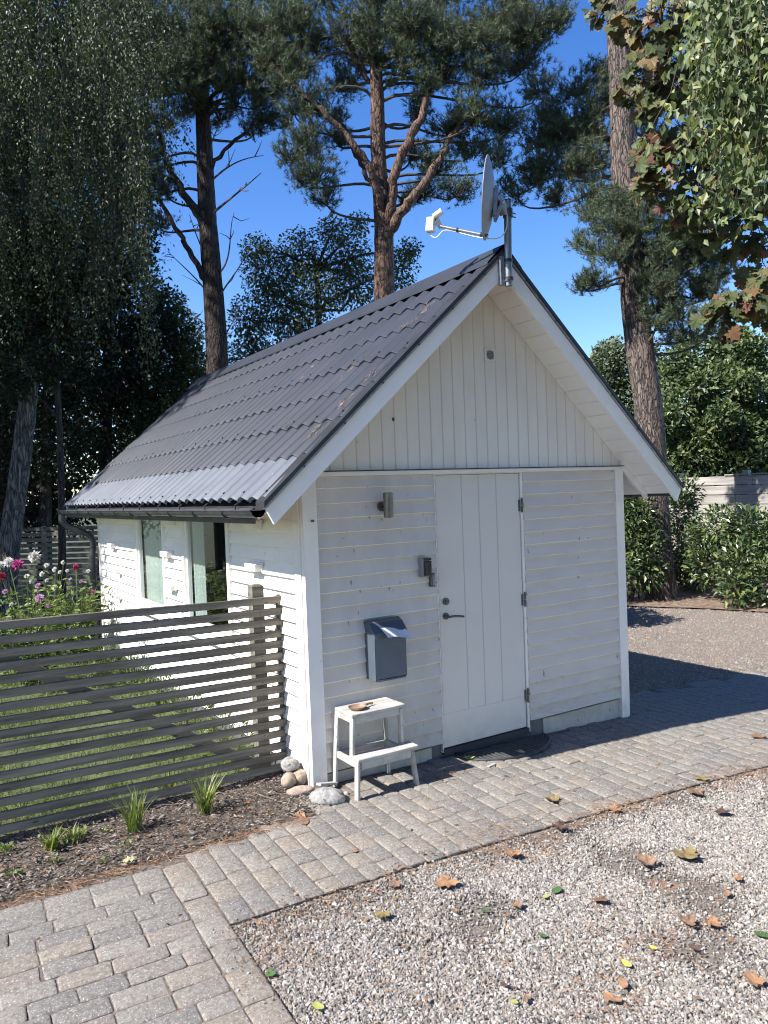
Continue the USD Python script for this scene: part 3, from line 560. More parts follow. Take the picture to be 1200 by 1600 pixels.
for s in (-1, 1):
    A0, A1 = .0, SW/2+EX
    # bargeboard, top drip metal and soffit of the gable overhang
    def band(y0, y1, d0, d1, a0=A0, a1=A1): return hull([slope_pt(s, a, y, d) for a in (a0, a1) for y in (y0, y1) for d in (d0, d1)])
    off = BARGE0-RZ
    obj('bargeboard', hull([slope_pt(s, 0, y, d) for y in (-OY-.012, -OY+.012) for d in (off, off+.142)]+[slope_pt(s, A1-(0 if d == 0 else .062), y, off+d*.142+(0)) + np.array([0, 0, 0]) for y in (-OY-.012, -OY+.012) for d in (0,)]+[slope_pt(s, A1+.055, y, off+.142+.01) for y in (-OY-.012, -OY+.012)]), WHITE_TRIM, roof)
    obj('verge_trim', band(-OY-.024, -OY+.015, off+.150, off+.168, 0, A1+.06), GALV, roof)
    obj('verge_flashing', band(-OY-.03, -OY+.10, off+.172, off+.205, 0.02, A1+.07), DARKMETAL, roof)
    for k in range(6):
        obj('verge_screw', cyl(slope_pt(s, .2+k*.3, -OY-.028, off+.159), slope_pt(s, .2+k*.3, -OY-.018, off+.159), .007, 6), DARKMETAL, roof)
    obj('bargeboard', band(SL+.27, SL+.294, off, off+.142), WHITE_TRIM, roof, label='bargeboard at the back gable')
    # soffit boards lie across the slope
    a = .02
    while a < A1-.05:
        b = min(a+.112, A1-.02)
        obj('soffit_board', hull([slope_pt(s, q, y, dz+off+.052) for q in (a+.0015, b-.0015) for y in (-OY+.0135, .013) for dz in (0, .018)]), WHITE_TRIM, roof)
        a = b
    obj('rafter_end', hull([slope_pt(s, q, y, off+d) for q, d in ((SW/2-.02, -.02), (SW/2+.16, -.02), (SW/2+.31, -.0), (SW/2+.31, .05), (SW/2-.02, .05)) for y in (-.02, .012)]), WHITE_TRIM, roof)
    # eave soffit along the side wall
    for q0, q1 in ((SW/2-.0, SW/2+.105), (SW/2+.107, SW/2+.212), (SW/2+.214, SW/2+EX-.015)):
        obj('soffit_board', hull([slope_pt(s, q, y, off+.052+dz) for q in (q0, q1) for y in (.0145, SL+.268) for dz in (0, .018)]), WHITE_TRIM, roof)
# gutters
def gutter(s):
    cx = SW/2+s*(SW/2+EX+.075); cz = roofz(0)-RS*EX-.085; ys = (-OY+.055, SL+.27); R = .046
    th = np.linspace(math.pi, 2*math.pi, 11); Vv = []
    for y in ys:
        for rr in (R, R-.004): Vv += [(cx+rr*math.cos(t), y, cz+rr*math.sin(t)) for t in th]
    Vv = np.array(Vv); F = []; q = np.arange(10)
    F.append(np.stack([q, q+1, 22+q+1, 22+q], 1)); F.append(np.stack([11+q+1, 11+q, 33+q, 33+q+1], 1))
    F.append(np.array([[0, 22, 33, 11], [10, 21, 43, 32]])); 
    g = obj('gutter', (Vv, np.concatenate(F)), GUTTER, shed, smooth=40)
    obj('gutter_bead', tube([(cx+s*R, ys[0], cz), (cx+s*R, ys[1], cz)], .0065, 8), GUTTER, g, smooth=40)
    for y in ys: obj('gutter_end', trimesh.Trimesh(np.vstack([[cx, y, cz]]+[[cx+R*math.cos(t), y, cz+R*math.sin(t)] for t in th]), [[0, k, k+1] for k in range(1, 11)]+[[0, k+1, k] for k in range(1, 11)], process=False), GUTTER, g)
    for y in np.linspace(.25, SL+.1, 11 if s < 0 else 3):
        tt = np.linspace(math.pi*1.02, 2*math.pi*.99, 9)
        obj('gutter_bracket', tube([(cx+(R+.004)*math.cos(t), y, cz+(R+.004)*math.sin(t)) for t in (tt if s < 0 else tt[::-1])]+[(cx-s*R*1.02, y, cz+.03), (cx-s*(R+.05), y, cz+.06)], .006, 6), DARKMETAL, g)
    return cx, cz, g
GCX, GCZ, gut = gutter(-1); gutter(1)
obj('fascia_board', bx(-EX-.004, -EX+.016, .0145, SL+.26, roofz(0)-RS*EX-.175, roofz(0)-RS*EX-.075), M('dark_fascia', (.055, .055, .058), (.08, .08, .084), 6, .6), roof)
obj('downpipe', tube(smooth_path([(GCX, SL+.22, GCZ-.05), (GCX, SL+.22, GCZ-.13), (GCX+.16, SL+.20, GCZ-.26), (-.05, SL+.14, GCZ-.40), (-.05, SL+.14, GCZ-.5), (-.05, SL+.14, .6), (-.05, SL+.14, -.1)], 5), .04, 12), GUTTER, shed, smooth=50)
obj('pipe_clip', cat_([cyl((-.05, SL+.14, z), (-.05, SL+.14, z+.03), .046, 12) for z in (1.35, .6)]), DARKMETAL, shed)
# litter caught on the roof
NPs = []; rng = np.random.default_rng(8)
for px, py, n in ((585, 592, 26), (540, 638, 30), (500, 680, 30), (556, 580, 14), (668, 490, 30), (640, 512, 12), (505, 625, 10), (452, 664, 8), (300, 780, 10), (560, 575, 10), (470, 600, 6), (430, 610, 5), (348, 640, 4), (600, 470, 5), (655, 505, 6)):
    d = FW+RT*(px-600)/FPX+UP*(800-py)/FPX; t = (RZ-RS*(SW/2-CAM[0])-CAM[2])/(d[2]-RS*d[0]); c = CAM+d*t
    a = rng.normal(0, .045, n); b_ = rng.normal(0, .03, n); NPs.append(np.c_[c[0]+a/NS-.03*RS, c[1]+b_, c[2]+a*RS/NS+.03])
NPs = np.concatenate(NPs); th = rng.normal(0, .7, len(NPs)); D = np.c_[np.cos(th)/NS, np.sin(th), np.cos(th)*RS/NS]*rng.choice([-1, 1], len(NPs))[:, None]
obj('pine_needle_litter', needles(rng, NPs, D, rng.uniform(.03, .07, len(NPs)), .0032), DRYNEEDLE, label='small tufts of orange pine needles caught on the charcoal shed roof', cat='pine needles', kind='stuff')

# ------------------------------------------------------------------ things on the front wall
lamp = thing('wall_lamp', 'brushed steel cylinder wall lamp to the left of the door', 'lamp', (.63, 0, 1.87))
obj('back_plate', cyl((0, .008, -.01), (0, -.022, -.01), .034, 24), DARKSTEEL, lamp, smooth=40); obj('arm', bx(-.012, .012, -.06, -.015, -.02, .0, .003), STEEL, lamp)
obj('cylinder', cat_([cyl((0.0, -.085, -.085), (0.0, -.085, .085), .034, 28)]), STEEL, lamp, smooth=40); obj('lens', cat_([cyl((0, -.085, -.088), (0, -.085, -.084), .029, 20), cyl((0, -.085, .084), (0, -.085, .088), .029, 20)]), DARKSTEEL, lamp)
kb = thing('key_box', 'grey key safe with a dark keypad cover beside the door', 'key box', (.965, 0, 1.405))
obj('case', bx(-.040, .036, -.045, .006, -.072, .068, .006), PLASTIC_GREY, kb); obj('cover', cat_([bx(-.024, .040, -.058, -.046, -.062, .045, .003), bx(-.024, .040, -.058, -.046, .050, .066, .003)]), PLASTIC_BLACK, kb)
obj('rib', cat_([bx(-.016+q*.012, -.012+q*.012, -.061, -.0575, -.05, .035) for q in range(5)]), DARKSTEEL, kb)
sb = thing('door_contact', 'small dark rectangular sensor box on the wall beside the door edge', 'sensor', (1.035, 0, 1.305))
obj('case', bx(-.02, .018, -.03, .006, -.052, .05, .004), DARKSTEEL, sb); obj('face', bx(-.008, .013, -.033, -.030, -.042, .04, .001), PLASTIC_GREY, sb)
mb = thing('mailbox', 'blue grey metal mailbox mounted on the white siding above the step stool', 'mailbox', (.452, -.0, .665))
mw, md, mh = .258, .125, .40
obj('body', hull([(x, y, z) for x in (0, mw) for y, z in ((.004, 0), (-md+.012, 0), (-md, .012), (-md, .30), (-.02, .385), (.004, .39))]), MAILBOX, mb, smooth=20)
obj('lid', hull([(x, y, z) for x in (-.006, mw+.006) for y, z in ((.003, .400), (-.03, .412), (-md*.6, .392), (-md-.012, .330), (-md-.018, .295), (-md-.014, .295), (-md*.6, .372), (-.02, .387), (.003, .386))]), MAILBOX, mb, smooth=15)
obj('hinge_pin', cyl((-.01, -.02, .394), (mw+.01, -.02, .394), .005, 8), DARKSTEEL, mb); obj('bottom_lip', bx(.01, mw-.01, -md-.004, -md+.02, -.006, .006, .002), MAILBOX, mb)
pg = np.array([(u, v) for u in np.linspace(0, 1, 9) for v in np.linspace(0, 1, 4)]); X_ = .505+pg[:, 0]*.195+pg[:, 1]*.022; Y_ = -.118-pg[:, 1]*.066; Z_ = 1.024-.012*pg[:, 0]-pg[:, 1]*(.038)-.02*pg[:, 1]**2+.006*np.sin(pg[:, 0]*6)
top = np.c_[X_, Y_, Z_]; idx = [[a*4+b, (a+1)*4+b, (a+1)*4+b+1, a*4+b+1] for a in range(8) for b in range(3)]
obj('paper_sheet', join([(top, idx), (top-[0, 0, .0012], [f[::-1] for f in idx])]), PAPER, label='white sheet of paper sticking out under the mailbox lid', cat='paper')
# step stool
st = thing('step_stool', 'worn whitewashed wooden step stool standing at the corner of the shed', 'stool', (0, 0, -.022))
def SB(a, b, w, h, up=(0, 0, 1)): return beam(a, b, w, h, up, .004)
TZ = .545; zs = .275
obj('top_board', bx(.168, .585, -.275, -.157, TZ-.022, TZ, .004), STOOLWOOD, st); obj('top_board', bx(.170, .583, -.154, -.036, TZ-.022, TZ-.001, .004), STOOLWOOD, st)
obj('step_board', bx(.158, .628, -.355, -.238, zs-.022, zs, .004), STOOLWOOD, st)
for xl, xr in ((.185, .17), (.555, .585)):
    s_ = -1 if xl < .4 else 1
    obj('back_leg', SB((xl+s_*.03, -.025, 0), (xl+.0, -.05, TZ-.023), .022, .042, (0, 1, 0)), STOOLWOOD, st)
    obj('upper_leg', SB((xl+s_*.008, -.238, zs-.06), (xl, -.252, TZ-.023), .022, .042, (0, 1, 0)), STOOLWOOD, st)
    obj('front_leg', SB((xr+s_*.025, -.345, 0), (xr+s_*.002, -.325, zs-.023), .022, .044, (0, 1, 0)), STOOLWOOD, st)
    obj('top_apron', bx(xl-.010, xl+.012, -.25, -.05, TZ-.062, TZ-.024, .002), STOOLWOOD, st)
    obj('side_rail', bx(xl+s_*.010-.011, xl+s_*.010+.011, -.335, -.045, zs-.068, zs-.024, .002), STOOLWOOD, st)
obj('top_rail', bx(.190, .550, -.262, -.245, TZ-.07, TZ-.024, .002), STOOLWOOD, st); obj('step_rail', bx(.185, .575, -.345, -.328, zs-.075, zs-.024, .002), STOOLWOOD, st)
obj('back_rail', bx(.2, .545, -.05, -.034, TZ-.065, TZ-.024, .002), STOOLWOOD, st); obj('back_rail', bx(.19, .565, -.048, -.032, zs-.07, zs-.03, .002), STOOLWOOD, st)
obj('nail', cat_([trimesh.creation.icosphere(1, .004).apply_translation(p) for p in ((.178, -.349, zs-.04), (.592, -.349, zs-.04))]), DARKMETAL, st)
pr = np.array([(.0, 0), (.032, 0), (.046, .012), (.052, .024), (.048, .024), (.042, .014), (.03, .006), (0, .006)])
bw = trimesh.creation.revolve(pr, sections=28)
bo = thing('clay_bowl', 'small shallow brown clay bowl lying on top of the step stool', 'bowl', (.262, -.185, TZ-.022))
obj('bowl', bw.apply_transform(np.diag([1.25, 1.05, 1.0, 1])), CLAY, bo, smooth=40); obj('handle', tube(smooth_path([(.055, .0, .018), (.09, .012, .02), (.13, .02, .016)], 4), [.011, .010, .009, .008, .008, .008, .008, .009, .009], 8), CLAY, bo, smooth=40)
# half-round ridged mat
mt = thing('door_mat', 'dark ridged half round rubber mat lying before the door', 'mat', (1.62, -.04, float(gz(1.62))+.0))
th = np.linspace(math.pi, 2*math.pi, 33); sh = Polygon([(.44*math.cos(t), .30*math.sin(t)) for t in th])
obj('mat_base', trimesh.creation.extrude_polygon(sh, .012).apply_translation((0, 0, .002)), RUBBER, mt)
for q in np.linspace(-.39, .39, 22):
    Lr = .30*math.sqrt(1-(q/.44)**2)-.02
    obj('ridge', bx(q-.008, q+.008, -Lr, -.012, .0141, .021, .003), RUBBER, mt)
obj('border', tube([(.43*math.cos(t), .29*math.sin(t), .017) for t in th], .007, 6, True), RUBBER, mt)
# satellite dish on its pole
dish = thing('satellite_dish', 'grey satellite dish on a steel pole at the roof peak', 'satellite dish')
obj('pole', tube([(1.578, -.345, 3.43), (1.576, -.35, 3.62), (1.588, -.352, 4.045)], .0275, 18), GALV, dish, smooth=40)
obj('pole_cap', cyl((1.588, -.352, 4.046), (1.588, -.352, 4.052), .029, 16), DARKMETAL, dish)
obj('pole_bracket', cat_([bx(1.505, 1.545, -.345, -.314, 3.43, 3.64, .003), bx(1.545, 1.56, -.37, -.314, 3.46, 3.475), bx(1.545, 1.56, -.37, -.314, 3.585, 3.6)]), GALV, dish)
for z in (3.47, 3.60): obj('pole_clamp', cyl((1.577, -.348, z), (1.577, -.348, z+.022), .033, 16), DARKMETAL, dish)
dn = norm(np.array([-.70, .70, .10])); du = norm(np.array([0, 0, 1.])-dn*dn[2]); ds = np.cross(du, dn)
dc = at(760, 310, 5.50); R_ = .285
rr = np.linspace(0, 1, 8); tt = np.linspace(0, 2*np.pi, 40, endpoint=False)
def dsurf(off): return np.array([dc+dn*(off+.055*(r_**2-1))+ds*R_*.93*r_*math.cos(t)+du*R_*r_*math.sin(t) for r_ in rr for t in tt])
F = [[a*40+b, a*40+(b+1) % 40, (a+1)*40+(b+1) % 40, (a+1)*40+b] for a in range(7) for b in range(40)]
obj('reflector', join([(dsurf(0.006), F), (dsurf(-.004), [f[::-1] for f in F])]), DISHGREY, dish, smooth=60)
obj('rim', tube([dc+ds*R_*.93*math.cos(t)+du*R_*math.sin(t) for t in np.linspace(0, 2*np.pi, 49)], .0045, 8), PLASTIC_GREY, dish, smooth=60)
pt = np.array([1.586, -.352, 3.955]); bk = dc-dn*.07
obj('mount', cat_([beam(bk-du*.13, bk+du*.06, .09, .03, dn, .003), beam(bk+du*.02, pt+np.array([-.03, 0, 0]), .05, .075, (0, 0, 1), .003), beam(bk-du*.16, bk-du*.02-dn*.05, .06, .02, dn, .002)]), GALV, dish)
obj('mount_clamp', cat_([cyl(pt-[0, 0, .03], pt+[0, 0, .03], .036, 16), beam(pt+[.02, 0, .012], pt+[.085, .01, .012], .008, .008), beam(pt+[.02, 0, -.014], pt+[.085, .01, -.014], .008, .008)]), DARKSTEEL, dish)
a0 = dc-du*R_*.93-dn*.03; a1 = at(688, 354, 5.62)
obj('feed_arm', tube([a0, a1], .0125, 10), GALV, dish, smooth=40)
for t in (.12, .62): obj('arm_clip', cyl(a0+(a1-a0)*t, a0+(a1-a0)*(t+.035), .0165, 10), PLASTIC_BLACK, dish)
lc = at(673, 351, 5.64); ln = norm(dc-lc)
obj('lnb', cat_([beam(lc-du*.055+[0, 0, 0], lc+du*.05, .055, .062, ln, .006)]), LNBCREAM, dish); obj('feed_horn', cyl(lc+ln*.02+du*.045, lc+ln*.085+du*.062, .024, 16), LNBCREAM, dish, smooth=40)
obj('lnb_holder', cat_([beam(a1, lc+ln*.05+du*.02, .02, .03), beam(a1-du*.01, lc+ln*.045-du*.01, .016, .016)]), DARKSTEEL, dish)
obj('cable', tube(smooth_path([lc-du*.055, lc-du*.085+ln*.01, lc-du*.115+ln*.05, lc-du*.09+ln*.10, a1+(a0-a1)*.22-du*.015, a1+(a0-a1)*.5-du*.02, a0-du*.02, a0-dn*.09-du*.01, a0-dn*.13+du*.1, bk], 5), .0045, 6), LNBCREAM, dish, smooth=50)

# ------------------------------------------------------------------ slat fence beside the shed
rng = np.random.default_rng(31)
fence = thing('slat_fence', 'weathered grey horizontal slat fence in front of the lawn, joining the shed corner', 'fence')
FX0, FX1 = -3.3, .026
for k in range(16):
    z = 1.228-.0795*k; w = .050+rng.normal(0, .0015); dz0, dz1 = rng.normal(0, .004, 2); dy = rng.normal(0, .002)
    n = 7; xs = np.linspace(FX0, FX1-rng.uniform(0, .012), n); Vv = []
    wob = np.r_[0, rng.normal(0, .0022, n-2), 0]
    for q, x in enumerate(xs):
        zc = z-.019*x+dz0*(1-q/(n-1))+dz1*q/(n-1)+wob[q]; y = .392+dy
        for yy, zz in ((0, -w/2+.003), (.003, -w/2), (.019, -w/2), (.022, -w/2+.003), (.022, w/2-.003), (.019, w/2), (.003, w/2), (0, w/2-.003)): Vv.append((x, y+yy, zc+zz))
    F = [[q*8+a, q*8+(a+1) % 8, (q+1)*8+(a+1) % 8, (q+1)*8+a] for q in range(n-1) for a in range(8)]
    t = trimesh.Trimesh(np.array(Vv), [f[:3] for f in F]+[[f[0], f[2], f[3]] for f in F]+[[0, a+1, a] for a in range(1, 7)]+[[(n-1)*8, (n-1)*8+a, (n-1)*8+a+1] for a in range(1, 7)], process=False)
    t.fix_normals(); sl = obj('slat', t, FENCEWOOD, fence)
    for xn in (.004, -.155, -1.93):
        obj('nail', cat_([trimesh.creation.icosphere(1, .0042).apply_translation((xn+rng.normal(0, .004), .392+dy, z-.019*xn+q_)) for q_ in (-.012, .012)]), DARKSTEEL, sl)
def post(x, y, top, w=.09, h0=-.12):
    return hull([(x+sx*w/2, y+sy*w/2, z) for sx in (-1, 1) for sy in (-1, 1) for z in (h0, top-.012)]+[(x+sx*(w/2-.012), y+sy*(w/2-.012), top) for sx in (-1, 1) for sy in (-1, 1)])
obj('post', post(-.155, .462, 1.345, .085), FENCEWOOD, fence); obj('post', post(-1.93, .462, 1.36, .085), FENCEWOOD, fence)
obj('post_footing', bx(-.23, -.09, .41, .52, -.08, .015, .008), ROCK_PINK, fence)
obj('end_batten', bx(-.014, .024, .4155, .445, .03, 1.262, .003), FENCEWOOD, fence)
obj('brace', beam((-2.05, .437, 1.24), (-.13, .437, .03), .032, .075, (0, 0, 1), .003), FENCEWOOD, fence)
# ------------------------------------------------------------------ stones and board at the corner
def stone(name, label, c, r, mat, seed):
    g = np.random.default_rng(seed); s = trimesh.creation.icosphere(3); v = s.vertices
    k = 1+.30*(meshkit.fbm(v*1.7+seed*3.1, 3, seed)-.5)+.05*(meshkit.fbm(v*6+seed, 2)-.5)
    v = v*k[:, None]*np.array(r); a = g.uniform(0, 3); R = np.array([[math.cos(a), -math.sin(a), 0], [math.sin(a), math.cos(a), 0], [0, 0, 1]])
    obj(name, (v@R.T+np.array(c), s.faces), mat, label=label, cat='stone', smooth=True)
stone('field_stone', 'rounded white grey stone on top of the little stone pile at the shed corner', (-.085, .16, .135), (.075, .06, .048), ROCK_GREY, 1)
stone('field_stone', 'tan egg shaped stone at the left of the stone pile beside the fence post', (-.128, .095, .055), (.058, .05, .055), ROCK_TAN, 2)
stone('field_stone', 'tan stone wedged against the corner board under the white grey stone', (-.045, .10, .06), (.055, .055, .055), ROCK_TAN, 3)
stone('field_stone', 'flat pink stone lying at the foot of the corner board', (-.105, -.04, .018), (.09, .05, .035), ROCK_PINK, 4)
stone('field_stone', 'large grey stone at the paving edge in front of the corner board', (-.015, -.235, .015), (.12, .09, .06), ROCK_GREY, 5)
stone('field_stone', 'small pale pebble on the paving behind the front leg of the stool', (.135, -.22, .0), (.02, .016, .016), ROCK_TAN, 6)
obj('wood_offcut', beam((-.02, -.13, .070), (.155, -.045, .012), .04, .016), STOOLWOOD, label='short whitewashed board offcut leaning on the large grey stone', cat='board')
obj('white_stick', beam((1.22, -.36, float(gz(1.22))+.008), (1.30, -.34, float(gz(1.3))+.008), .018, .008), STOOLWOOD, label='short white stick lying on the paving before the door mat', cat='stick')

# ------------------------------------------------------------------ fallen leaves
def leaf_outline(kind):
    if kind == 'maple':
        p = []
        for ang, r in ((-90, .25), (-62, .62), (-46, .52), (-22, .92), (-6, .70), (10, .86), (27, .58), (48, 1.0), (61, .76), (75, .84), (90, 1.10)): p.append((math.radians(ang), r))
        right = [(r*math.cos(a), r*math.sin(a)) for a, r in p]; return np.array(right+[(-x, y) for x, y in right[-2:0:-1]])*.5
    return np.array([(.30*math.sin(t)**1.0*(1 if t < math.pi else 1), -.5*math.cos(t)) for t in np.linspace(0, 2*math.pi, 15)[:-1]])
def fallen(px, py, size, col, label, kind='maple', curl=.5, seed=0, lift=0.0):
    g = np.random.default_rng(seed); o = leaf_outline(kind); P2 = np.vstack([[[0, 0]], o*.5, o]); n = len(o)
    z = curl*(.55*np.sum(P2**2, 1)+.25*P2[:, 0]*P2[:, 1]*g.normal()+.5*g.normal()*P2[:, 0]**2)+.05*g.normal(size=len(P2))*curl
    V3 = np.c_[P2*(1-.28*curl), z-z.min()+.015]*size
    F = [[0, 1+k, 1+(k+1) % n] for k in range(n)]
    for k in range(n): a, b = 1+k, 1+(k+1) % n; F += [[a, a+n, b+n], [a, b+n, b]]
    th = g.uniform(0, 6.28); tx, ty = g.normal(0, .12*curl+.03, 2); c, s = math.cos(th), math.sin(th)
    R = np.array([[c, -s, 0], [s, c, 0], [0, 0, 1]])@np.array([[1, 0, 0], [0, math.cos(tx), -math.sin(tx)], [0, math.sin(tx), math.cos(tx)]])
    V3 = V3@R.T; V3[:, 2] -= V3[:, 2].min()-.002
    t = thing('fallen_leaf', label, 'leaf', on_ground(px, py, lift))
    F = np.array(F); obj('blade', (np.vstack([V3, V3-[0, 0, .0009]]), np.vstack([F, F[:, ::-1]+len(V3)])), LEAFS[col], t, smooth=True)
    b0 = np.array([0, o[0][1]*(1-.28*curl), .02])*size; b0 = R@b0
    if kind == 'maple': obj('stalk', tube([V3[0], (V3[0]+b0)/2+[0, 0, .004], b0+R@np.array([.1, -.4, .1])*size], .0013, 5), LEAFS['dark'], t)
LV = [(700, 1380, .125, 'orange', 'largest orange brown maple leaf on the gravel, nearest below the paving corner', 'maple', .8), (617, 1385, .07, 'brown', 'small curled brown leaf on the gravel left of the orange maple leaf', 'maple', 1.0),
      (872, 1294, .11, 'dark', 'dark maroon curled leaf at the edge between paving and gravel', 'maple', 1.0), (866, 1253, .11, 'mixed', 'green and brown curled leaf lying alone on the sunlit paving before the door', 'maple', .9),
      (963, 1266, .10, 'orange', 'orange leaf with needles right at the paving edge below the right wall', 'maple', .9), (1070, 1337, .155, 'mixed', 'big brown and green curled maple leaf at the right of the gravel', 'maple', .9),
      (1011, 1352, .12, 'brown', 'crumpled brown leaf on the gravel just left of the big curled maple leaf', 'maple', 1.0), (1096, 1218, .10, 'mixed', 'green brown leaf just below the paving edge at the right', 'maple', .8),
      (1090, 1240, .12, 'brown', 'flat brown leaf on the gravel beneath the green brown leaf at the edge', 'maple', .7), (1126, 1270, .10, 'dark', 'dark brown curled leaf on the gravel at the far right, below the paving', 'maple', .9),
      (1186, 1153, .12, 'brown', 'brown leaf lying on the paving at the right edge of the picture', 'maple', .7), (800, 1338, .10, 'orange', 'orange brown leaf on the bare patch next to the paving edge', 'maple', .9),
      (870, 1391, .07, 'green', 'flat dark green oval leaf in the middle of the gravel', 'oval', .15), (853, 1401, .045, 'lime', 'small light green leaf below the flat dark green leaf', 'oval', .2),
      (808, 1418, .06, 'brown', 'small upright brown leaf on the gravel in the middle', 'maple', 1.1), (938, 1407, .08, 'brown', 'pale brown leaf on the gravel right of the flat green leaf', 'maple', .8),
      (1074, 1444, .09, 'brown', 'left one of two brown leaves close together at the lower right', 'maple', 1.0), (1112, 1443, .085, 'orange', 'right one of two brown leaves close together at the lower right', 'maple', .9),
      (979, 1506, .055, 'yellow', 'bright yellow oval leaf on the lower gravel', 'oval', .4), (974, 1538, .065, 'orange', 'yellow orange leaf just below the bright yellow leaf', 'oval', .6),
      (957, 1562, .09, 'orange', 'orange brown folded leaf near the bottom edge of the picture', 'oval', .9), (1180, 1537, .085, 'orange', 'tan leaf at the bottom right corner of the gravel', 'maple', .8),
      (1192, 1461, .08, 'green', 'green leaf on the gravel cut by the right edge of the picture', 'oval', .3), (1153, 1373, .075, 'orange', 'light orange leaf on the gravel beneath the big curled maple leaf', 'oval', .6),
      (1136, 1397, .06, 'orange', 'small orange leaf on the gravel below the light orange leaf', 'oval', .6), (598, 1432, .085, 'mixed', 'curled green and brown leaf on the gravel right of the paving corner', 'maple', 1.0),
      (497, 1573, .06, 'lime', 'yellow green oval leaf on the gravel beside the border pavers', 'oval', .3), (421, 1522, .05, 'green', 'small green leaf on the border paver at the gravel edge', 'maple', .4),
      (1021, 1481, .04, 'yellow', 'tiny yellow leaf on the gravel right of the lower middle', 'oval', .2), (804, 1566, .035, 'lime', 'tiny light green leaf on the gravel at the bottom', 'oval', .3),
      (848, 1462, .045, 'green', 'small pale green leaf half buried in the gravel', 'oval', .3), (470, 1276, .10, 'orange', 'crumpled orange brown leaf at the bed edge by the large grey stone', 'maple', 1.1),
      (474, 1284, .11, 'brown', 'long flat brown leaf under the crumpled one at the bed edge', 'oval', .4), (556, 1331, .045, 'brown', 'small brown leaf on the paving in front of the stool', 'maple', 1.0),
      (733, 1187, .10, 'lime', 'yellow green crumpled leaf at the left end of the door mat', 'maple', 1.0), (715, 1177, .11, 'dark', 'dark olive leaf in the shade under the door', 'maple', .6),
      (812, 1146, .10, 'mixed', 'olive leaf lying on the ridged door mat', 'maple', .5), (203, 1346, .085, 'pale', 'pale dried leaf on the edge of the flower bed paving', 'maple', 1.1),
      (232, 1308, .06, 'orange', 'tan curled leaf in the mulch right of the grassy clump', 'oval', .9), (212, 1312, .075, 'brown', 'upright brown leaf in the mulch beside the middle grassy clump', 'oval', 1.1), (385, 1255, .06, 'orange', 'reddish orange leaf on the mulch between the right clump and the stones', 'maple', .8),
      (425, 1272, .035, 'lime', 'small yellowish leaf on the mulch near the paving', 'oval', .5), (88, 1298, .10, 'brown', 'reddish brown curled leaf on the mulch under the fence', 'maple', 1.0), (508, 1246, .06, 'dark', 'dark crumpled leaf on the large grey stone side', 'maple', 1.1),
      (1090, 1560, .03, 'brown', 'tiny brown leaf scrap on the lower right gravel', 'oval', .4), (788, 1540, .045, 'dark', 'dark leaf scrap on the gravel near the bottom', 'oval', .7), (758, 1422, .05, 'green', 'dull green leaf half sunk in the gravel left of the middle', 'oval', .5), (1085, 1482, .06, 'dark', 'dark mossy leaf bit on the gravel at the lower right', 'oval', .5)]
for k, (px, py, s, c, lb, kd, cu) in enumerate(LV): fallen(px, py, s*(1.35 if kd == 'maple' else 1.0), c, lb, kd, cu*.72, 70+k, .022 if 'mat' in lb and 'ridged' in lb else 0)

# ------------------------------------------------------------------ bed plants
def strap_clump(c, n, L, label, seed, cat='plant', W=.011, mat=STRAPLEAF, spread_=.55):
    g = np.random.default_rng(seed); P = []
    for k in range(n):
        a = g.uniform(0, 6.28); s = spread_*g.uniform(.25, 1.15); l = L*g.uniform(.55, 1.1); d = np.array([math.cos(a), math.sin(a)])
        t = np.linspace(0, 1, 6); r = l*s*(t+.5*t**2)*.7; z = l*(t-.42*s*t**2.2); w = W*g.uniform(.7, 1.2)*np.array([.8, 1, .95, .75, .45, .03]); nrm = np.array([-d[1], d[0]])
        o = g.normal(0, .018, 2); cen = np.c_[o+r[:, None]*d, z]
        Lf, Rt = cen.copy(), cen.copy(); Lf[:, :2] += nrm*w[:, None]/2; Rt[:, :2] -= nrm*w[:, None]/2; mid = cen-[0, 0, .0015]
        Vv = np.concatenate([Lf, mid, Rt]); q = np.arange(5)
        P.append((Vv+np.array(c), np.concatenate([np.stack([q, q+1, q+7, q+6], 1), np.stack([q+6, q+7, q+13, q+12], 1)])))
    t = thing('grassy_plant', label, cat); V_, F_ = join(P); F_ = np.vstack([F_[:, [0, 1, 2]], F_[:, [0, 2, 3]]])
    obj('leaves', (V_, F_), mat, t, smooth=True); return t
strap_clump((-.72, .06, .0), 60, .29, 'grassy strap leaved clump in the bed nearest the shed corner', 1)
strap_clump((-1.15, .06, .0), 52, .28, 'grassy strap leaved clump in the middle of the flower bed', 2)
strap_clump((-1.60, .10, .0), 60, .14, 'low wide grassy clump at the left of the flower bed', 3, spread_=.8)
strap_clump((-1.48, .12, .0), 40, .13, 'short grassy tuft joining the low clump under the fence', 4, spread_=.8)
strap_clump((-.80, .60, -.01), 26, .2, 'grassy tuft growing behind the fence slats', 14)
def rosette(c, n, L, label, seed, mat=GARDENLEAF):
    g = np.random.default_rng(seed); a = g.uniform(0, 6.28, n); e = g.uniform(.1, .9, n); D = np.c_[np.cos(a)*np.cos(e), np.sin(a)*np.cos(e), np.sin(e)]
    P = np.array(c)+D*g.uniform(.2, 1.2, (n, 1))*L; t = thing('seedling', label, 'plant'); N = norm(np.c_[g.normal(0, .4, (n, 2)), np.ones(n)])
    obj('leaves', kites(g, P, D, g.uniform(.6, 1.2, n)*L, g.uniform(.5, .9, n)*L, N, .1), mat, t)
    obj('stems', join([vf(tube([np.array(c), np.array(c)*.4+P[k]*.6-[0, 0, .004], P[k]], .0012, 4)) for k in range(0, n, 2)]), mat, t)
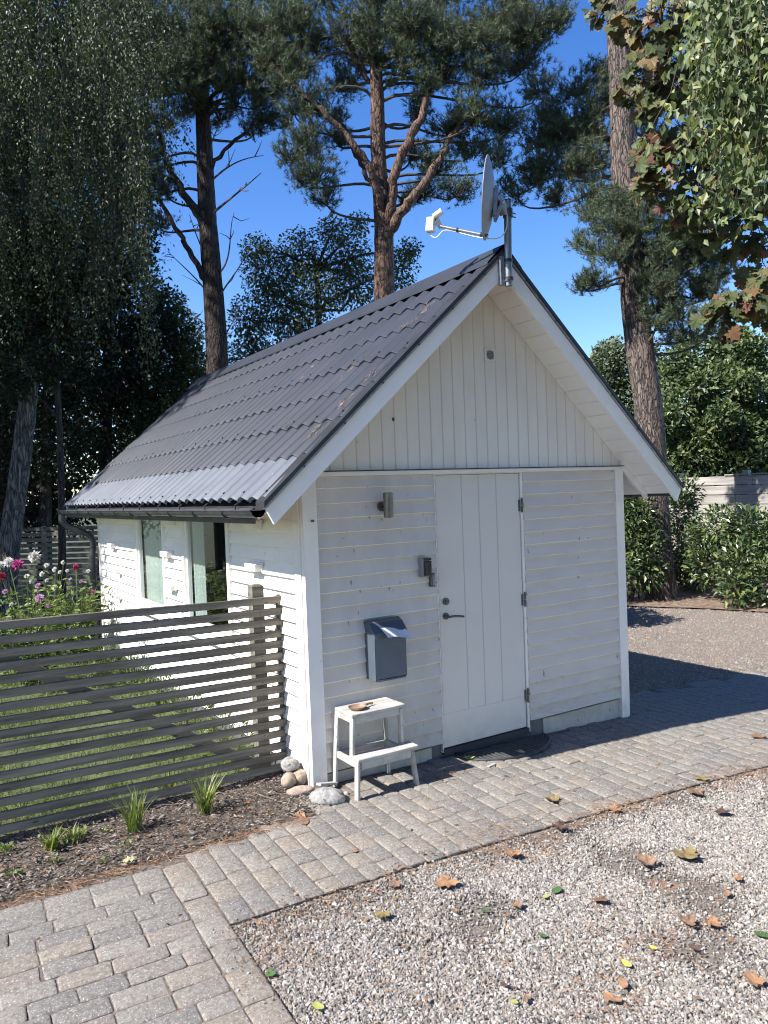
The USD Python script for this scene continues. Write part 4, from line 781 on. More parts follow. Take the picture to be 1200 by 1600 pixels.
for k, (px, py, n, L, lb) in enumerate(((127, 1303, 26, .028, 'bright green seedling in the mulch behind the pale leaf'), (85, 1348, 22, .03, 'bright green seedling beside the low grassy clump'), (18, 1368, 24, .03, 'yellow green seedling at the left edge of the bed'),
                                      (8, 1330, 26, .035, 'green leafy weed at the left edge under the fence'), (165, 1300, 14, .025, 'dull green seedling left of the middle grassy clump'), (198, 1320, 14, .025, 'grey green seedling at the foot of the middle clump'), (162, 1348, 14, .022, 'thin green seedling on the paving side of the bed'), (330, 1238, 16, .03, 'green weed under the lowest slat near the right clump'))):
    rosette(on_ground(px, py, .005), n, L, lb, 50+k)

# ------------------------------------------------------------------ foliage builders
def leaf_mass(rng, centers, radii, n, L, Wd, up=.3, droop=0., shell=.55, outward=.6, N=None):
    """leaves in ellipsoids, denser near their skins"""
    centers = np.array(centers, float); radii = np.array(radii, float)
    if radii.ndim == 1: radii = np.repeat(radii[:, None], 3, 1)
    vol = np.prod(radii, 1)**(2/3); k = rng.choice(len(centers), n, p=vol/vol.sum())
    d = rdir(rng, n); r = shell+(1-shell)*rng.uniform(0, 1, n)**.7; r *= 1+.18*(meshkit.fbm(centers[k]*.7+d*2.2, 2)-.5)*2
    P = centers[k]+d*r[:, None]*radii[k]
    D = norm(d*outward+rdir(rng, n)*.7+np.array([0, 0, -droop])); Nn = norm(d*.5+rdir(rng, n)*.7+np.array([0, 0, up])+SUN*.45)
    return kites(rng, P, D, rng.uniform(.7, 1.25, n)*L, rng.uniform(.7, 1.2, n)*Wd, Nn)
def blob_twigs(rng, centers, radii, per, rad=.006):
    out = []
    for c, r in zip(np.array(centers, float), np.array(radii, float)):
        for _ in range(per):
            d = rdir(rng, 1)[0]; e = c+d*r*rng.uniform(.7, 1.0); m_ = c+(e-c)*.5+rng.normal(0, .06, 3)*np.mean(r)
            out.append(vf(tube([c, m_, e], [rad, rad*.7, rad*.3], 4, False)))
    return out
def bushy(name, label, cat, centers, radii, n, L, Wd, mat, seed, trunk=None, bark=TWIG, group=None, **kw):
    g = np.random.default_rng(seed); t = thing(name, label, cat, group=group)
    obj('crown' if cat == 'tree' else 'leaves', leaf_mass(g, centers, radii, n, L, Wd, **kw), mat, t)
    c = np.array(centers, float); base = trunk if trunk is not None else [np.array([*c.mean(0)[:2], float(gz(c.mean(0)[0]))]), c.mean(0)]
    tr = [vf(tube(base, np.linspace(kw.get('tr', .12) if False else .10, .05, len(base)), 9))]
    top = np.array(base[-1], float)
    for q in c[:14]: tr.append(vf(tube([top*.7+np.array(base[0])*.3, (top+q)/2+g.normal(0, .1, 3), q], [.035, .025, .012], 5, False)))
    obj('trunk' if cat == 'tree' else 'stems', join(tr), bark, t)
    R3 = np.array(radii, float); R3 = np.repeat(R3[:, None], 3, 1) if R3.ndim == 1 else R3
    return t
def displaced_trunk(pts, rad, sides, k, amp, seed, fs=(9, 2.2)):
    Q, R = smooth_path(pts, k, rad); t = tube(Q, R, sides); v = np.array(t.vertices); n = len(Q)
    ax = np.repeat(Q, sides, 0); d = v[:n*sides]-ax; r = np.linalg.norm(d, axis=1, keepdims=True); u = d/r
    p = np.c_[u[:, :2]*fs[0]*.5, v[:n*sides, 2:]*fs[1]]
    h = np.abs(meshkit.fbm(p*np.array([1, 1, .5])+seed, 3, seed)-.5)*2
    plate = np.minimum(h*2.6, .55)
    v[:n*sides] += u*(plate[:, None]-.35)*amp*np.minimum(1, r/.15)
    return v, np.array(t.faces)
def pine(name, label, trunk_pts, trunk_rad, limbs, pads, seed, upper=None, dens=1.0, mat=NEEDLE, dead=(), bark=BARK, amp=.03, sides=28, nl=.10, nw=.009, extra_bark=None):
    """trunk, limbs and needle pads all at their own depth; pads: (px, py, radius px, depth)"""
    g = np.random.default_rng(seed); t = thing(name, label, 'tree')
    T = [at(*p) if len(p) == 3 and p[2] > 0 and p[1] > -2000 and abs(p[0]) > 30 or True else p for p in trunk_pts]
    obj('trunk', displaced_trunk(T, trunk_rad, sides, 14, amp, seed), bark, t, smooth=55)
    Q, Rq = smooth_path(T, 10, trunk_rad)
    for pts, r0, r1 in limbs:
        P_ = smooth_path([at(*p) for p in pts], 6); P_[1:-1] += g.normal(0, .02, (len(P_)-2, 3)); obj('limb', tube(P_, np.linspace(r0, r1, len(P_))*(1+.06*g.normal(size=len(P_))), 10), upper or bark, t, smooth=50)
    for pts, r0 in dead:
        dd = []; P_ = smooth_path([at(*p) for p in pts], 5); dd.append(vf(tube(P_, np.linspace(r0, r0*.25, len(P_)), 6)))
        for _ in range(3):
            k = g.integers(len(P_)//3, len(P_)-1); e = P_[k]+norm(rdir(g, 1)[0]+norm(P_[-1]-P_[0])*.8)*g.uniform(.2, .55); dd.append(vf(tube([P_[k], (P_[k]+e)/2+g.normal(0, .03, 3), e], [r0*.5, r0*.35, r0*.15], 5)))
        obj('dead_branch', join(dd), DEADWOOD, t)
    nd, tw = [], []
    for px, py, rp, dp in pads:
        c = at(px, py, dp); r = rp*dp/FPX; rv = np.array([r, r, r*.8])
        o = c-np.array([0, 0, .5*r]); j = Q[np.argmin(np.linalg.norm(Q-(c-[0, 0, r]), axis=1))]
        # feeder branch from the trunk into the pad
        if np.linalg.norm(j-c) < 7 and g.uniform() < .8:
            mid = (j+o)/2+np.array([0, 0, g.uniform(-.25, .35)]); tw.append(vf(tube(smooth_path([j, mid, o, c+[0, 0, .2*r]], 4), np.linspace(.035, .010, 13), 6, False)))
        nt = max(10, int(34*dens*(r/.6)**1.7)); e = c+rdir(g, nt)*rv*g.uniform(.55, 1.05, (nt, 1))
        for q in e:
            ax = q-o; m_ = o+ax*.5+g.normal(0, .05*r, 3); tw.append(vf(tube([o, m_, q], [.009, .006, .003], 3, False)))
            ntuft = int(g.integers(6, 10)); s = g.uniform(.35, 1.02, ntuft)[:, None]; P_ = o*(1-s)**2+2*m_*s*(1-s)+q*s**2+g.normal(0, .045*(1+r), (ntuft, 3))
            A = norm(norm(ax)*.55+np.array([0, 0, .5])+rdir(g, ntuft)*.45)
            k = 20; Pn = np.repeat(P_, k, 0); D = norm(np.repeat(A, k, 0)*.75+rdir(g, ntuft*k)*.8)
            nd.append(needles(g, Pn+np.repeat(A, k, 0)*g.uniform(-.03, .06, (ntuft*k, 1)), D, g.uniform(.7, 1.2, ntuft*k)*nl, nw))
    obj('crown', join(nd), mat, t); obj('twigs', join(tw), TWIG, t)
    return t

# ------------------------------------------------------------------ the pines
# slim dark pine at the left
P1 = [(345, 760, 16.5), (340, 580, 16.5), (333, 450, 16.5), (325, 350, 16.5), (319, 220, 16.4), (315, 120, 16.4), (312, 20, 16.3), (310, -90, 16.3)]
pads1 = [(240, 20, 55, 15.6), (320, 70, 50, 15.6), (370, 20, 50, 15.6), (420, 90, 44, 15.8), (280, 90, 50, 15.5), (230, 100, 46, 15.8), (160, 70, 50, 16.4), (215, 200, 42, 16.2), (240, 265, 34, 16.2), (350, 120, 40, 15.8), (300, 130, 40, 15.6), (400, 150, 34, 16), (220, 60, 62, 16.2), (285, 35, 62, 15.8), (345, 60, 60, 16.6), (400, 45, 52, 16.3), (440, 20, 45, 16.6), (262, 118, 52, 15.7), (322, 105, 46, 16.2), (380, 105, 50, 15.9), (425, 130, 36, 16.4), (250, 178, 45, 16.3), (410, 178, 34, 16.3), (200, 120, 50, 16.8),
         (228, 232, 40, 16.2), (212, 290, 36, 16.5), (258, 290, 26, 16.4), (175, 40, 55, 16.8), (190, 180, 45, 17.2), (345, 175, 28, 16.8), (290, 160, 34, 17), (370, 150, 30, 16), (300, -40, 70, 16.2), (390, -40, 65, 16.2), (220, -40, 60, 16.2), (440, 190, 22, 16.3), (395, 200, 20, 16.6), (250, 345, 24, 16.6), (180, 250, 38, 17), (340, 20, 50, 15.6), (455, 80, 34, 16.6)]
pine('pine_tree', 'slim dark pine with bare dead lower branches behind the left end of the roof', P1, [.27, .235, .21, .19, .165, .14, .12, .10],
     [([(325, 372, 16.5), (300, 320, 16.3), (272, 280, 16.2), (255, 235, 16.2), (245, 190, 16.2)], .10, .05), ([(330, 455, 16.5), (300, 400, 16.3), (268, 345, 16.2), (240, 305, 16.3), (220, 295, 16.4)], .075, .03), ([(322, 270, 16.4), (350, 235, 16.2), (385, 205, 16), (410, 180, 16)], .05, .025), ([(320, 170, 16.4), (345, 135, 16.3), (375, 120, 16.1)], .05, .03)],
     pads1, 1, bark=BARK_DARK, dens=1.25, mat=NEEDLE,
     dead=[([(330, 335, 16.4), (358, 312, 16.3), (385, 290, 16.2), (408, 270, 16.2)], .035), ([(328, 285, 16.4), (355, 262, 16.3), (385, 248, 16.1), (412, 243, 16.1)], .026), ([(338, 430, 16.5), (355, 405, 16.3), (360, 370, 16.2), (366, 332, 16.2)], .025), ([(340, 470, 16.5), (358, 440, 16.3), (375, 415, 16.3), (388, 385, 16.2)], .024), ([(336, 480, 16.5), (310, 440, 16.6), (285, 415, 16.7), (262, 392, 16.8)], .022),
           ([(336, 520, 16.5), (312, 500, 16.5), (290, 480, 16.6), (275, 462, 16.6)], .02), ([(338, 555, 16.5), (320, 530, 16.3), (300, 520, 16.3)], .018), ([(332, 420, 16.5), (308, 370, 16.6), (296, 335, 16.6)], .025), ([(342, 540, 16.5), (365, 500, 16.4), (378, 470, 16.4)], .016), ([(326, 235, 16.4), (340, 200, 16.3), (348, 182, 16.3)], .02), ([(341, 600, 16.5), (322, 575, 16.4), (305, 568, 16.4)], .016)])
# big forked pine in the middle
P2 = [(606, 640, 15), (601, 470, 15), (600, 400, 15), (598, 330, 15), (592, 260, 15), (590, 190, 14.9), (588, 110, 14.8), (584, 30, 14.8), (580, -80, 14.8)]
pads2 = [(425, 75, 44, 14.5), (440, 125, 36, 14.4), (410, 30, 46, 14.7), (455, 20, 50, 14.6), (460, 165, 30, 14.4), (580, 60, 40, 14.4), (640, 20, 50, 14.3), (700, 60, 45, 14.3), (760, 55, 48, 14.3), (815, 40, 44, 14.5), (870, 30, 26, 14.7), (665, 125, 34, 14.5), (470, 270, 26, 14.5), (470, 100, 42, 14.6), (490, 55, 50, 14.8), (545, 35, 60, 14.6), (605, 25, 62, 15), (665, 45, 55, 14.5), (725, 35, 60, 14.8), (785, 28, 56, 14.6), (838, 35, 46, 14.8), (868, 18, 30, 15), (500, 150, 40, 14.5), (480, 205, 44, 14.4), (497, 262, 40, 14.5), (510, 305, 30, 14.6), (455, 235, 34, 14.8), (530, 215, 28, 14.9), (540, 120, 40, 15.2),
         (630, 95, 46, 14.5), (690, 100, 55, 14.8), (755, 95, 56, 14.5), (815, 85, 50, 14.9), (735, 165, 50, 14.6), (790, 175, 52, 15), (700, 190, 40, 15.2), (685, 250, 40, 15), (660, 290, 34, 15.1), (710, 290, 36, 14.9), (655, 165, 32, 15.3), (640, 240, 24, 15.3), (560, 80, 40, 15.3), (840, 130, 34, 14.8), (600, -50, 80, 14.8), (700, -50, 80, 14.8), (800, -45, 70, 14.8), (500, -40, 70, 14.8), (640, 310, 20, 15.2), (620, 60, 40, 15.4), (775, 235, 38, 15), (525, 180, 26, 15.2), (735, 225, 34, 15.2)]
pine('pine_tree', 'tall forked pine with orange bark rising behind the middle of the roof', P2, [.26, .20, .19, .18, .15, .135, .12, .10, .08],
     [([(600, 372, 15), (612, 310, 14.8), (622, 255, 14.7), (652, 200, 14.6), (668, 150, 14.6), (700, 105, 14.6)], .12, .05), ([(603, 380, 14.95), (625, 335, 14.8), (660, 290, 14.7), (690, 245, 14.8), (715, 200, 14.8), (760, 185, 14.8)], .11, .04), ([(598, 330, 14.9), (580, 270, 14.6), (545, 215, 14.4), (508, 175, 14.3), (470, 145, 14.3), (425, 95, 14.5)], .085, .02), ([(596, 310, 14.9), (572, 270, 14.9), (548, 225, 14.9), (530, 190, 15)], .06, .03), ([(590, 150, 14.9), (560, 100, 14.8), (530, 60, 14.7)], .06, .03), ([(588, 110, 14.8), (630, 60, 14.8), (660, 20, 14.8)], .06, .03), ([(625, 255, 14.7), (640, 215, 14.9), (645, 180, 15)], .04, .02)],
     pads2, 2, bark=BARK_ORANGE, upper=BARK_ORANGE, dens=1.3)
# thick pine standing on the bank at the right
P3 = [(1032, 955, 14.7), (1030, 925, 14.7), (1024, 850, 14.7), (1020, 760, 14.7), (1014, 650, 14.7), (1002, 560, 14.7), (992, 480, 14.7), (984, 380, 14.7), (975, 280, 14.7), (973, 180, 14.7), (968, 80, 14.7), (964, -30, 14.7), (960, -150, 14.7)]
pads3 = [(960, 390, 34, 14), (1040, 385, 40, 14), (1080, 365, 34, 14.1), (1110, 440, 34, 14.3), (1030, 450, 36, 14.2), (1065, 480, 36, 14.1), (1010, 310, 40, 14.2), (955, 305, 30, 14.4), (870, 200, 44, 15.4), (920, 200, 44, 15.2), (840, 250, 40, 15.5), (950, 345, 40, 14.3), (1000, 340, 48, 14.1), (1055, 352, 50, 14.2), (1100, 385, 44, 14.4), (1128, 415, 36, 14.6), (930, 432, 30, 14.2), (1000, 425, 40, 15.3), (1040, 425, 52, 14.2), (1088, 445, 40, 14.5), (1025, 490, 34, 14.3), (1062, 515, 40, 14.4), (1105, 505, 32, 14.6), (912, 440, 20, 14.3), (918, 325, 34, 14.8), (928, 385, 28, 14.8), (905, 375, 20, 15), (1020, 380, 40, 14.6), (1075, 400, 40, 14.8), (1040, 470, 36, 14.8),
         (930, 150, 46, 15.2), (898, 190, 48, 15.4), (935, 235, 42, 15), (885, 250, 48, 15.5), (925, 295, 38, 15), (945, 110, 34, 15.2), (900, 130, 38, 15.5), (850, 210, 42, 15.8), (835, 270, 36, 15.6), (870, 300, 34, 15.4), (810, 300, 22, 15.6), (790, 290, 20, 15.7), (905, 255, 40, 15), (860, 165, 36, 15.8), (1010, 80, 50, 15), (1040, 140, 50, 15), (1010, 200, 40, 15.2)]
pine('pine_tree', 'thick trunked pine with scaly bark leaning on the bank right of the shed', P3, [.36, .315, .285, .27, .262, .255, .25, .242, .236, .228, .22, .2, .17],
     [([(970, 250, 14.7), (950, 215, 15), (920, 190, 15.2), (885, 185, 15.4)], .07, .03), ([(985, 400, 14.7), (1010, 385, 14.4), (1060, 380, 14.3), (1100, 400, 14.4)], .05, .02), ([(980, 330, 14.7), (950, 330, 14.6), (925, 350, 14.7)], .04, .02), ([(996, 490, 14.6), (1030, 480, 14.4), (1070, 490, 14.4)], .04, .02)],
     pads3, 3, bark=BARK, amp=.04, sides=40, dens=1.25)

# ------------------------------------------------------------------ birch at the left, its crown hanging in strands
def strands(rng, tops, lengths, per_m, L, Wd, sway=.12, spreadr=.05, twig=.003):
    lv, tw = [], []
    for p, l in zip(tops, lengths):
        n = max(3, int(l*per_m)); k = 6; dirn = np.append(rng.normal(0, sway, 2), -1.0); c = np.cumsum(np.r_[[[0, 0, 0]], (norm(dirn+np.c_[rng.normal(0, .12, (k, 2)), np.zeros(k)]))*l/k], 0)+p
        tw.append(vf(tube(c, np.linspace(twig, twig*.4, k+1), 3, False)))
        s = np.sort(rng.uniform(.02, 1.03, n))*k; i0 = np.minimum(s.astype(int), k-1); P = c[i0]+(c[i0+1]-c[i0])*(s-i0)[:, None]+rng.normal(0, spreadr, (n, 3))
        D = norm(np.c_[rng.normal(0, .6, (n, 2)), -np.abs(rng.normal(.9, .4, n))])
        lv.append(kites(rng, P, D, rng.uniform(.7, 1.25, n)*L, rng.uniform(.7, 1.2, n)*Wd, norm(rdir(rng, n)+np.array([-.75, -.25, .4])), .12))
    return lv, tw
def birch(name, label, trunk, rad, boughs, strand_spec, seed, L, Wd, per_m, mat, limb_r=.05):
    g = np.random.default_rng(seed); t = thing(name, label, 'tree')
    obj('trunk', displaced_trunk(trunk, rad, 18, 10, .012, seed), BIRCHBARK, t, smooth=50)
    for b in boughs: obj('limb', tube(smooth_path(b, 5), np.linspace(limb_r, limb_r*.3, (len(b)-1)*5+1), 7), TWIG, t)
    tops, lens = strand_spec(g); lv, tw = strands(g, tops, lens, per_m, L, Wd)
    obj('crown', join(lv), mat, t); obj('twigs', join(tw), TWIG, t)
BT = [at(4, 960, 12.6), at(14, 860, 12.6), at(30, 740, 12.6), at(42, 640, 12.6), at(50, 520, 12.6), at(56, 380, 12.6), at(62, 200, 12.5), at(66, 20, 12.5), at(70, -150, 12.5)]
def spec_left(g):
    tp, ln = [], []
    for _ in range(64):
        cx = g.uniform(-60, 240); ct = g.uniform(-170, 320); dd = g.uniform(9.8, 12.8); w = g.uniform(8, 26)
        if cx > 150: ct = min(ct, 250)+g.uniform(0, 80)
        for _ in range(int(g.integers(4, 11))):
            px = cx+g.normal(0, w); top = ct+g.normal(0, 30); l = g.uniform(.7, 2.5)
            if px > 255 or (top+l*1198/11.5 > 560 and g.uniform() < .75): continue
            tp.append(at(px, top, dd+g.normal(0, .25))); ln.append(l)
    return np.array(tp), ln
birch('birch_tree', 'weeping birch with hanging leafy strands and pale trunk at the left edge', BT, [.20, .17, .155, .145, .13, .11, .09, .07, .05],
      [[at(50, 500, 12.6), at(100, 380, 12.2), at(160, 300, 11.8), at(220, 290, 11.5)], [at(56, 350, 12.6), at(20, 250, 11.8), at(-40, 180, 11.2)], [at(60, 200, 12.5), at(120, 80, 12), at(190, 40, 11.6)], [at(58, 280, 12.5), at(110, 190, 11.4), at(150, 150, 10.8)]],
      spec_left, 41, .055, .034, 62, BIRCHLEAF)
# ------------------------------------------------------------------ dark wood at the left: separate trees standing one behind the other
def ell(px, py, d, rx, ry=None, rz=None):
    c = at(px, py, d); k = d/FPX; return c, (rx*k, (ry or rx)*k*.9, (rz or rx)*k)
def tree_from(name, label, blobs, n, L, Wd, mat, seed, trunk, tr=.12, bark=BARK_DARK, group=None, **kw):
    g = np.random.default_rng(seed); C = [ell(*b) for b in blobs]; c = np.array([q[0] for q in C]); r = np.array([q[1] for q in C])
    t = thing(name, label, 'tree', group=group); obj('crown', leaf_mass(g, c, r, n, L, Wd, **kw), mat, t)
    tp = np.array([at(*q) for q in trunk]); tp[0, 2] = gz(tp[0, 0])-.1; ps = smooth_path(tp, 4)
    parts = [vf(tube(ps, np.linspace(tr, tr*.4, len(ps)), 9))]
    for q, rr in zip(c, r):
        j = ps[np.argmin(np.linalg.norm(ps-(q-[0, 0, .6]), axis=1))]; parts.append(vf(tube([j, (j+q)/2+g.normal(0, .12, 3), q], [tr*.35, tr*.25, tr*.1], 5, False)))
        for _ in range(5): e = q+rdir(g, 1)[0]*rr*.9; parts.append(vf(tube([q, (q+e)/2+g.normal(0, .05, 3), e], [tr*.12, tr*.08, tr*.03], 4, False)))
    obj('trunk', join(parts), bark, t, smooth=50); return t
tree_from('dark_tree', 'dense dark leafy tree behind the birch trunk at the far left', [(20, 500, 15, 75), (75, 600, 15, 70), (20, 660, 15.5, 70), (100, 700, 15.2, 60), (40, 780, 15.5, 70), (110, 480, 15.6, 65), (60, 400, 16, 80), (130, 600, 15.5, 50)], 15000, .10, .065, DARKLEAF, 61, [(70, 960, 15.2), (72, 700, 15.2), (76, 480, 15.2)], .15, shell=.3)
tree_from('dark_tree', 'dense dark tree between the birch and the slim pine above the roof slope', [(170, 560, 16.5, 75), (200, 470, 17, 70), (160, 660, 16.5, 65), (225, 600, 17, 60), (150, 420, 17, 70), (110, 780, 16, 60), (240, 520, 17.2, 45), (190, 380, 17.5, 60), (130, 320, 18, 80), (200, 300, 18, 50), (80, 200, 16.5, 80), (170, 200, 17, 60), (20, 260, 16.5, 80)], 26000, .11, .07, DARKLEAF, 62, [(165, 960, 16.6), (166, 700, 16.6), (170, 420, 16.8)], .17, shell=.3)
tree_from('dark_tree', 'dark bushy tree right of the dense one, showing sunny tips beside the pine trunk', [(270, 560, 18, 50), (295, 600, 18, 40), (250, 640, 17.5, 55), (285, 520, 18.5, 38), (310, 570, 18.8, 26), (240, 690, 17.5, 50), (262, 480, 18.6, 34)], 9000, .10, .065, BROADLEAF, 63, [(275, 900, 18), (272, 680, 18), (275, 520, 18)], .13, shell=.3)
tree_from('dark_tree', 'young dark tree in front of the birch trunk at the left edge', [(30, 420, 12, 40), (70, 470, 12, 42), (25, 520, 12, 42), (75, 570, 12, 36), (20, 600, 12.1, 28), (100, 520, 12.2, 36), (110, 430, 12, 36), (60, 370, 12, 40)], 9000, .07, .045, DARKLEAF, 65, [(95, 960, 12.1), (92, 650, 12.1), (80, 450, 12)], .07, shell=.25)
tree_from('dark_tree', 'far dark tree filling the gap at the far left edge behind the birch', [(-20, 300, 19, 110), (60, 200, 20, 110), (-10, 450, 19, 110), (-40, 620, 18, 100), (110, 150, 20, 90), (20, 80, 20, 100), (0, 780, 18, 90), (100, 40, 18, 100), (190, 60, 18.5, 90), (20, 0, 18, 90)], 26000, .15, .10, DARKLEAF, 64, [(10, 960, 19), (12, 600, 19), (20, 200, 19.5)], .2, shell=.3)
WOODC = [at(px, py, 26)-np.array([0, 0, 0]) for px, py in ((20, 700), (110, 690), (200, 680), (290, 690), (370, 690), (60, 560), (160, 560), (250, 590), (-60, 560), (-70, 400), (30, 420), (130, 450))]
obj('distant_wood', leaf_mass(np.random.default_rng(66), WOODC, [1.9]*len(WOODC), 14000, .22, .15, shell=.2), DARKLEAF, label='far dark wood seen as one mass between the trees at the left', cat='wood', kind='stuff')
# light leafy tree behind the roof
tree_from('leafy_tree', 'light blue green leafy tree behind the roof ridge left of the forked pine', [(420, 430, 18, 48), (470, 400, 18, 45), (440, 480, 18, 50), (500, 450, 17.6, 48), (545, 400, 17.8, 42), (560, 450, 17.8, 42), (400, 390, 18.2, 28), (520, 360, 18, 26), (390, 500, 18.4, 40), (620, 420, 18.2, 36), (640, 390, 18.4, 20), (560, 350, 18.2, 20), (480, 520, 17.8, 50), (385, 560, 18.5, 45), (420, 560, 18.5, 40)], 17000, .085, .055, BLUELEAF, 67, [(500, 900, 18), (500, 560, 18), (495, 420, 18)], .13, shell=.25, droop=.5)
# trees and hedge beyond the plank wall at the right
tree_from('leafy_tree', 'pale green leafy tree left of the thick pine, seen over the right roof slope', [(960, 570, 26, 42), (990, 620, 26, 50), (940, 610, 26, 34), (1000, 550, 26, 30), (970, 680, 26, 50), (1030, 600, 26, 40), (1020, 690, 26, 50), (930, 650, 26, 40), (950, 560, 26.5, 30)], 16000, .15, .10, BLUELEAF, 71, [(985, 800, 26), (985, 700, 26), (985, 600, 26)], .15, shell=.35)
tree_from('leafy_tree', 'broad glossy green tree over the plank wall right of the thick pine', [(1070, 640, 22, 48), (1120, 610, 22, 50), (1090, 700, 21.5, 50), (1150, 680, 21.5, 50), (1050, 700, 22, 40), (1180, 640, 22, 50), (1200, 710, 22, 50), (1110, 730, 21.5, 40), (1060, 580, 22.5, 36), (1230, 680, 22, 50), (1090, 560, 23, 40), (1150, 560, 23, 45), (1200, 570, 23, 45), (1180, 720, 21, 45), (1060, 740, 21.5, 30), (1045, 660, 21.2, 24), (1130, 650, 20.6, 26), (1165, 600, 21, 26), (1095, 605, 21.4, 24)], 27000, .15, .10, BROADLEAF, 72, [(1110, 820, 22), (1110, 720, 22), (1112, 620, 22)], .16, shell=.45)
def spruce(name, label, px, py_top, py_base, d, rpx, seed):
    g = np.random.default_rng(seed); t = thing(name, label, 'tree'); top = at(px, py_top, d); base = at(px, py_base, d); base[:2] = top[:2]; base[2] = gz(base[0]); H = top[2]-base[2]
    obj('trunk', tube([base, (base+top)/2, top], [.16, .09, .01], 9), BARK_DARK, t); lv, tw = [], []
    for k in range(230):
        s = g.uniform(.08, .98); l = rpx*d/FPX*(1-s)**.8*g.uniform(.75, 1.1)+.12; a = g.uniform(0, 6.28); p0 = base+(top-base)*s; dv = np.array([math.cos(a), math.sin(a), -.18]); e = p0+dv*l
        c = np.array([p0, p0+dv*l*.5+[0, 0, -.03*l], e+[0, 0, .05*l]]); tw.append(vf(tube(c, [.018, .012, .004], 4, False)))
        n = int(150*l)+20; ss = g.uniform(.1, 1.02, n)[:, None]; P = c[0]*(1-ss)**2+2*c[1]*ss*(1-ss)+c[2]*ss**2; side = np.array([-dv[1], dv[0], 0])*g.choice([-1, 1], n)[:, None]*g.uniform(.3, 1, (n, 1))
        lv.append(kites(g, P, norm(side+dv*.7+np.c_[np.zeros((n, 2)), -g.uniform(.1, .7, n)]), g.uniform(.10, .26, n), .05, None, .03))
    obj('crown', join(lv), BROADLEAF, t); obj('branches', join(tw), TWIG, t)
spruce('spruce_tree', 'feathery green spruce above the broad tree at the right edge', 1150, 500, 860, 23.5, 120, 73)
# plank wall
wall = thing('plank_wall', 'pale grey horizontal plank wall with a trunk shadow, behind the laurels at the right', 'wall')
WX = 13.0; rng = np.random.default_rng(81)
for k in range(9):
    z1 = 2.04-.205*k
    if z1 < 0: break
    y = 2.4
    while y < 7.0:
        L = rng.uniform(2.0, 3.2); obj('plank', bx(WX+rng.normal(0, .006), WX+.05, y+.004, min(y+L, 7.3)-.004, z1-.193+rng.normal(0, .003), z1+rng.normal(0, .003), .008), PLANKWOOD, wall); y += L
for y in (3.2, 5.1, 6.75): obj('post', post(WX+.11, y, 2.16, .11, -.4), PLANKWOOD, wall)
obj('cap_board', bx(WX-.03, WX+.055, 2.4, 5.55, 2.055, 2.085, .004), PLANKWOOD, wall)
# laurels
def laurel(label, blobs, n, seed, L=.125, Wd=.052):
    g = np.random.default_rng(seed); C = [ell(*b) for b in blobs]; c = np.array([q[0] for q in C]); r = np.array([q[1] for q in C]); t = thing('laurel_bush', label, 'bush')
    obj('leaves', leaf_mass(g, c, r, n, L, Wd, up=.9, shell=.3, outward=.8), LAUREL, t)
    root = c.mean(0); root[2] = gz(root[0]); tw = []
    for q, rr in zip(c, r):
        tw.append(vf(tube([root+g.normal(0, .1, 3)*[1, 1, 0], (root+q)/2+g.normal(0, .08, 3), q], [.022, .016, .008], 5, False)))
        for _ in range(9): e = q+rdir(g, 1)[0]*rr*.95; tw.append(vf(tube([q, (q+e)/2+g.normal(0, .03, 3), e], [.008, .006, .003], 4, False)))
    obj('stems', join(tw), TWIG, t)
laurel('laurel bush between the shed corner and the thick pine trunk', [(995, 800, 14.6, 42), (1000, 850, 14.4, 42), (975, 830, 14.6, 40), (1010, 890, 14.3, 34), (970, 890, 14.4, 40), (960, 780, 14.8, 40), (1012, 790, 14.9, 30)], 3600, 91)
laurel('big laurel bush at the right edge in front of the plank wall', [(1120, 830, 14.4, 40), (1165, 830, 14.0, 45), (1110, 880, 14.2, 42), (1160, 885, 13.6, 46), (1195, 850, 13.9, 50), (1150, 920, 13.2, 30), (1200, 910, 13.2, 42), (1220, 860, 14, 50), (1090, 850, 14.6, 30)], 5400, 92)
laurel('shaded laurel bush right behind the foot of the thick pine', [(1060, 800, 15.6, 34), (1075, 850, 15.8, 38), (1055, 880, 15.6, 34), (1070, 770, 16, 28), (1090, 900, 15.4, 30)], 2400, 93)
def hidden_laurel():
    g = np.random.default_rng(95); c = np.array([(6.5, 4.1, .5), (6.9, 3.7, .6), (6.2, 4.6, .6), (6.8, 4.4, 1.0)]); t = thing('laurel_bush', 'laurel bush standing behind the shed corner, its shadow on the gravel', 'bush')
    obj('leaves', leaf_mass(g, c, [.55, .5, .55, .5], 4200, .125, .052, up=.9, shell=.2), LAUREL, t); obj('stems', join([vf(tube([(6.6, 4.2, -.25), q*.5+np.array([6.6, 4.2, 0])*.5, q], [.03, .02, .01], 5, False)) for q in c]), TWIG, t)
hidden_laurel()
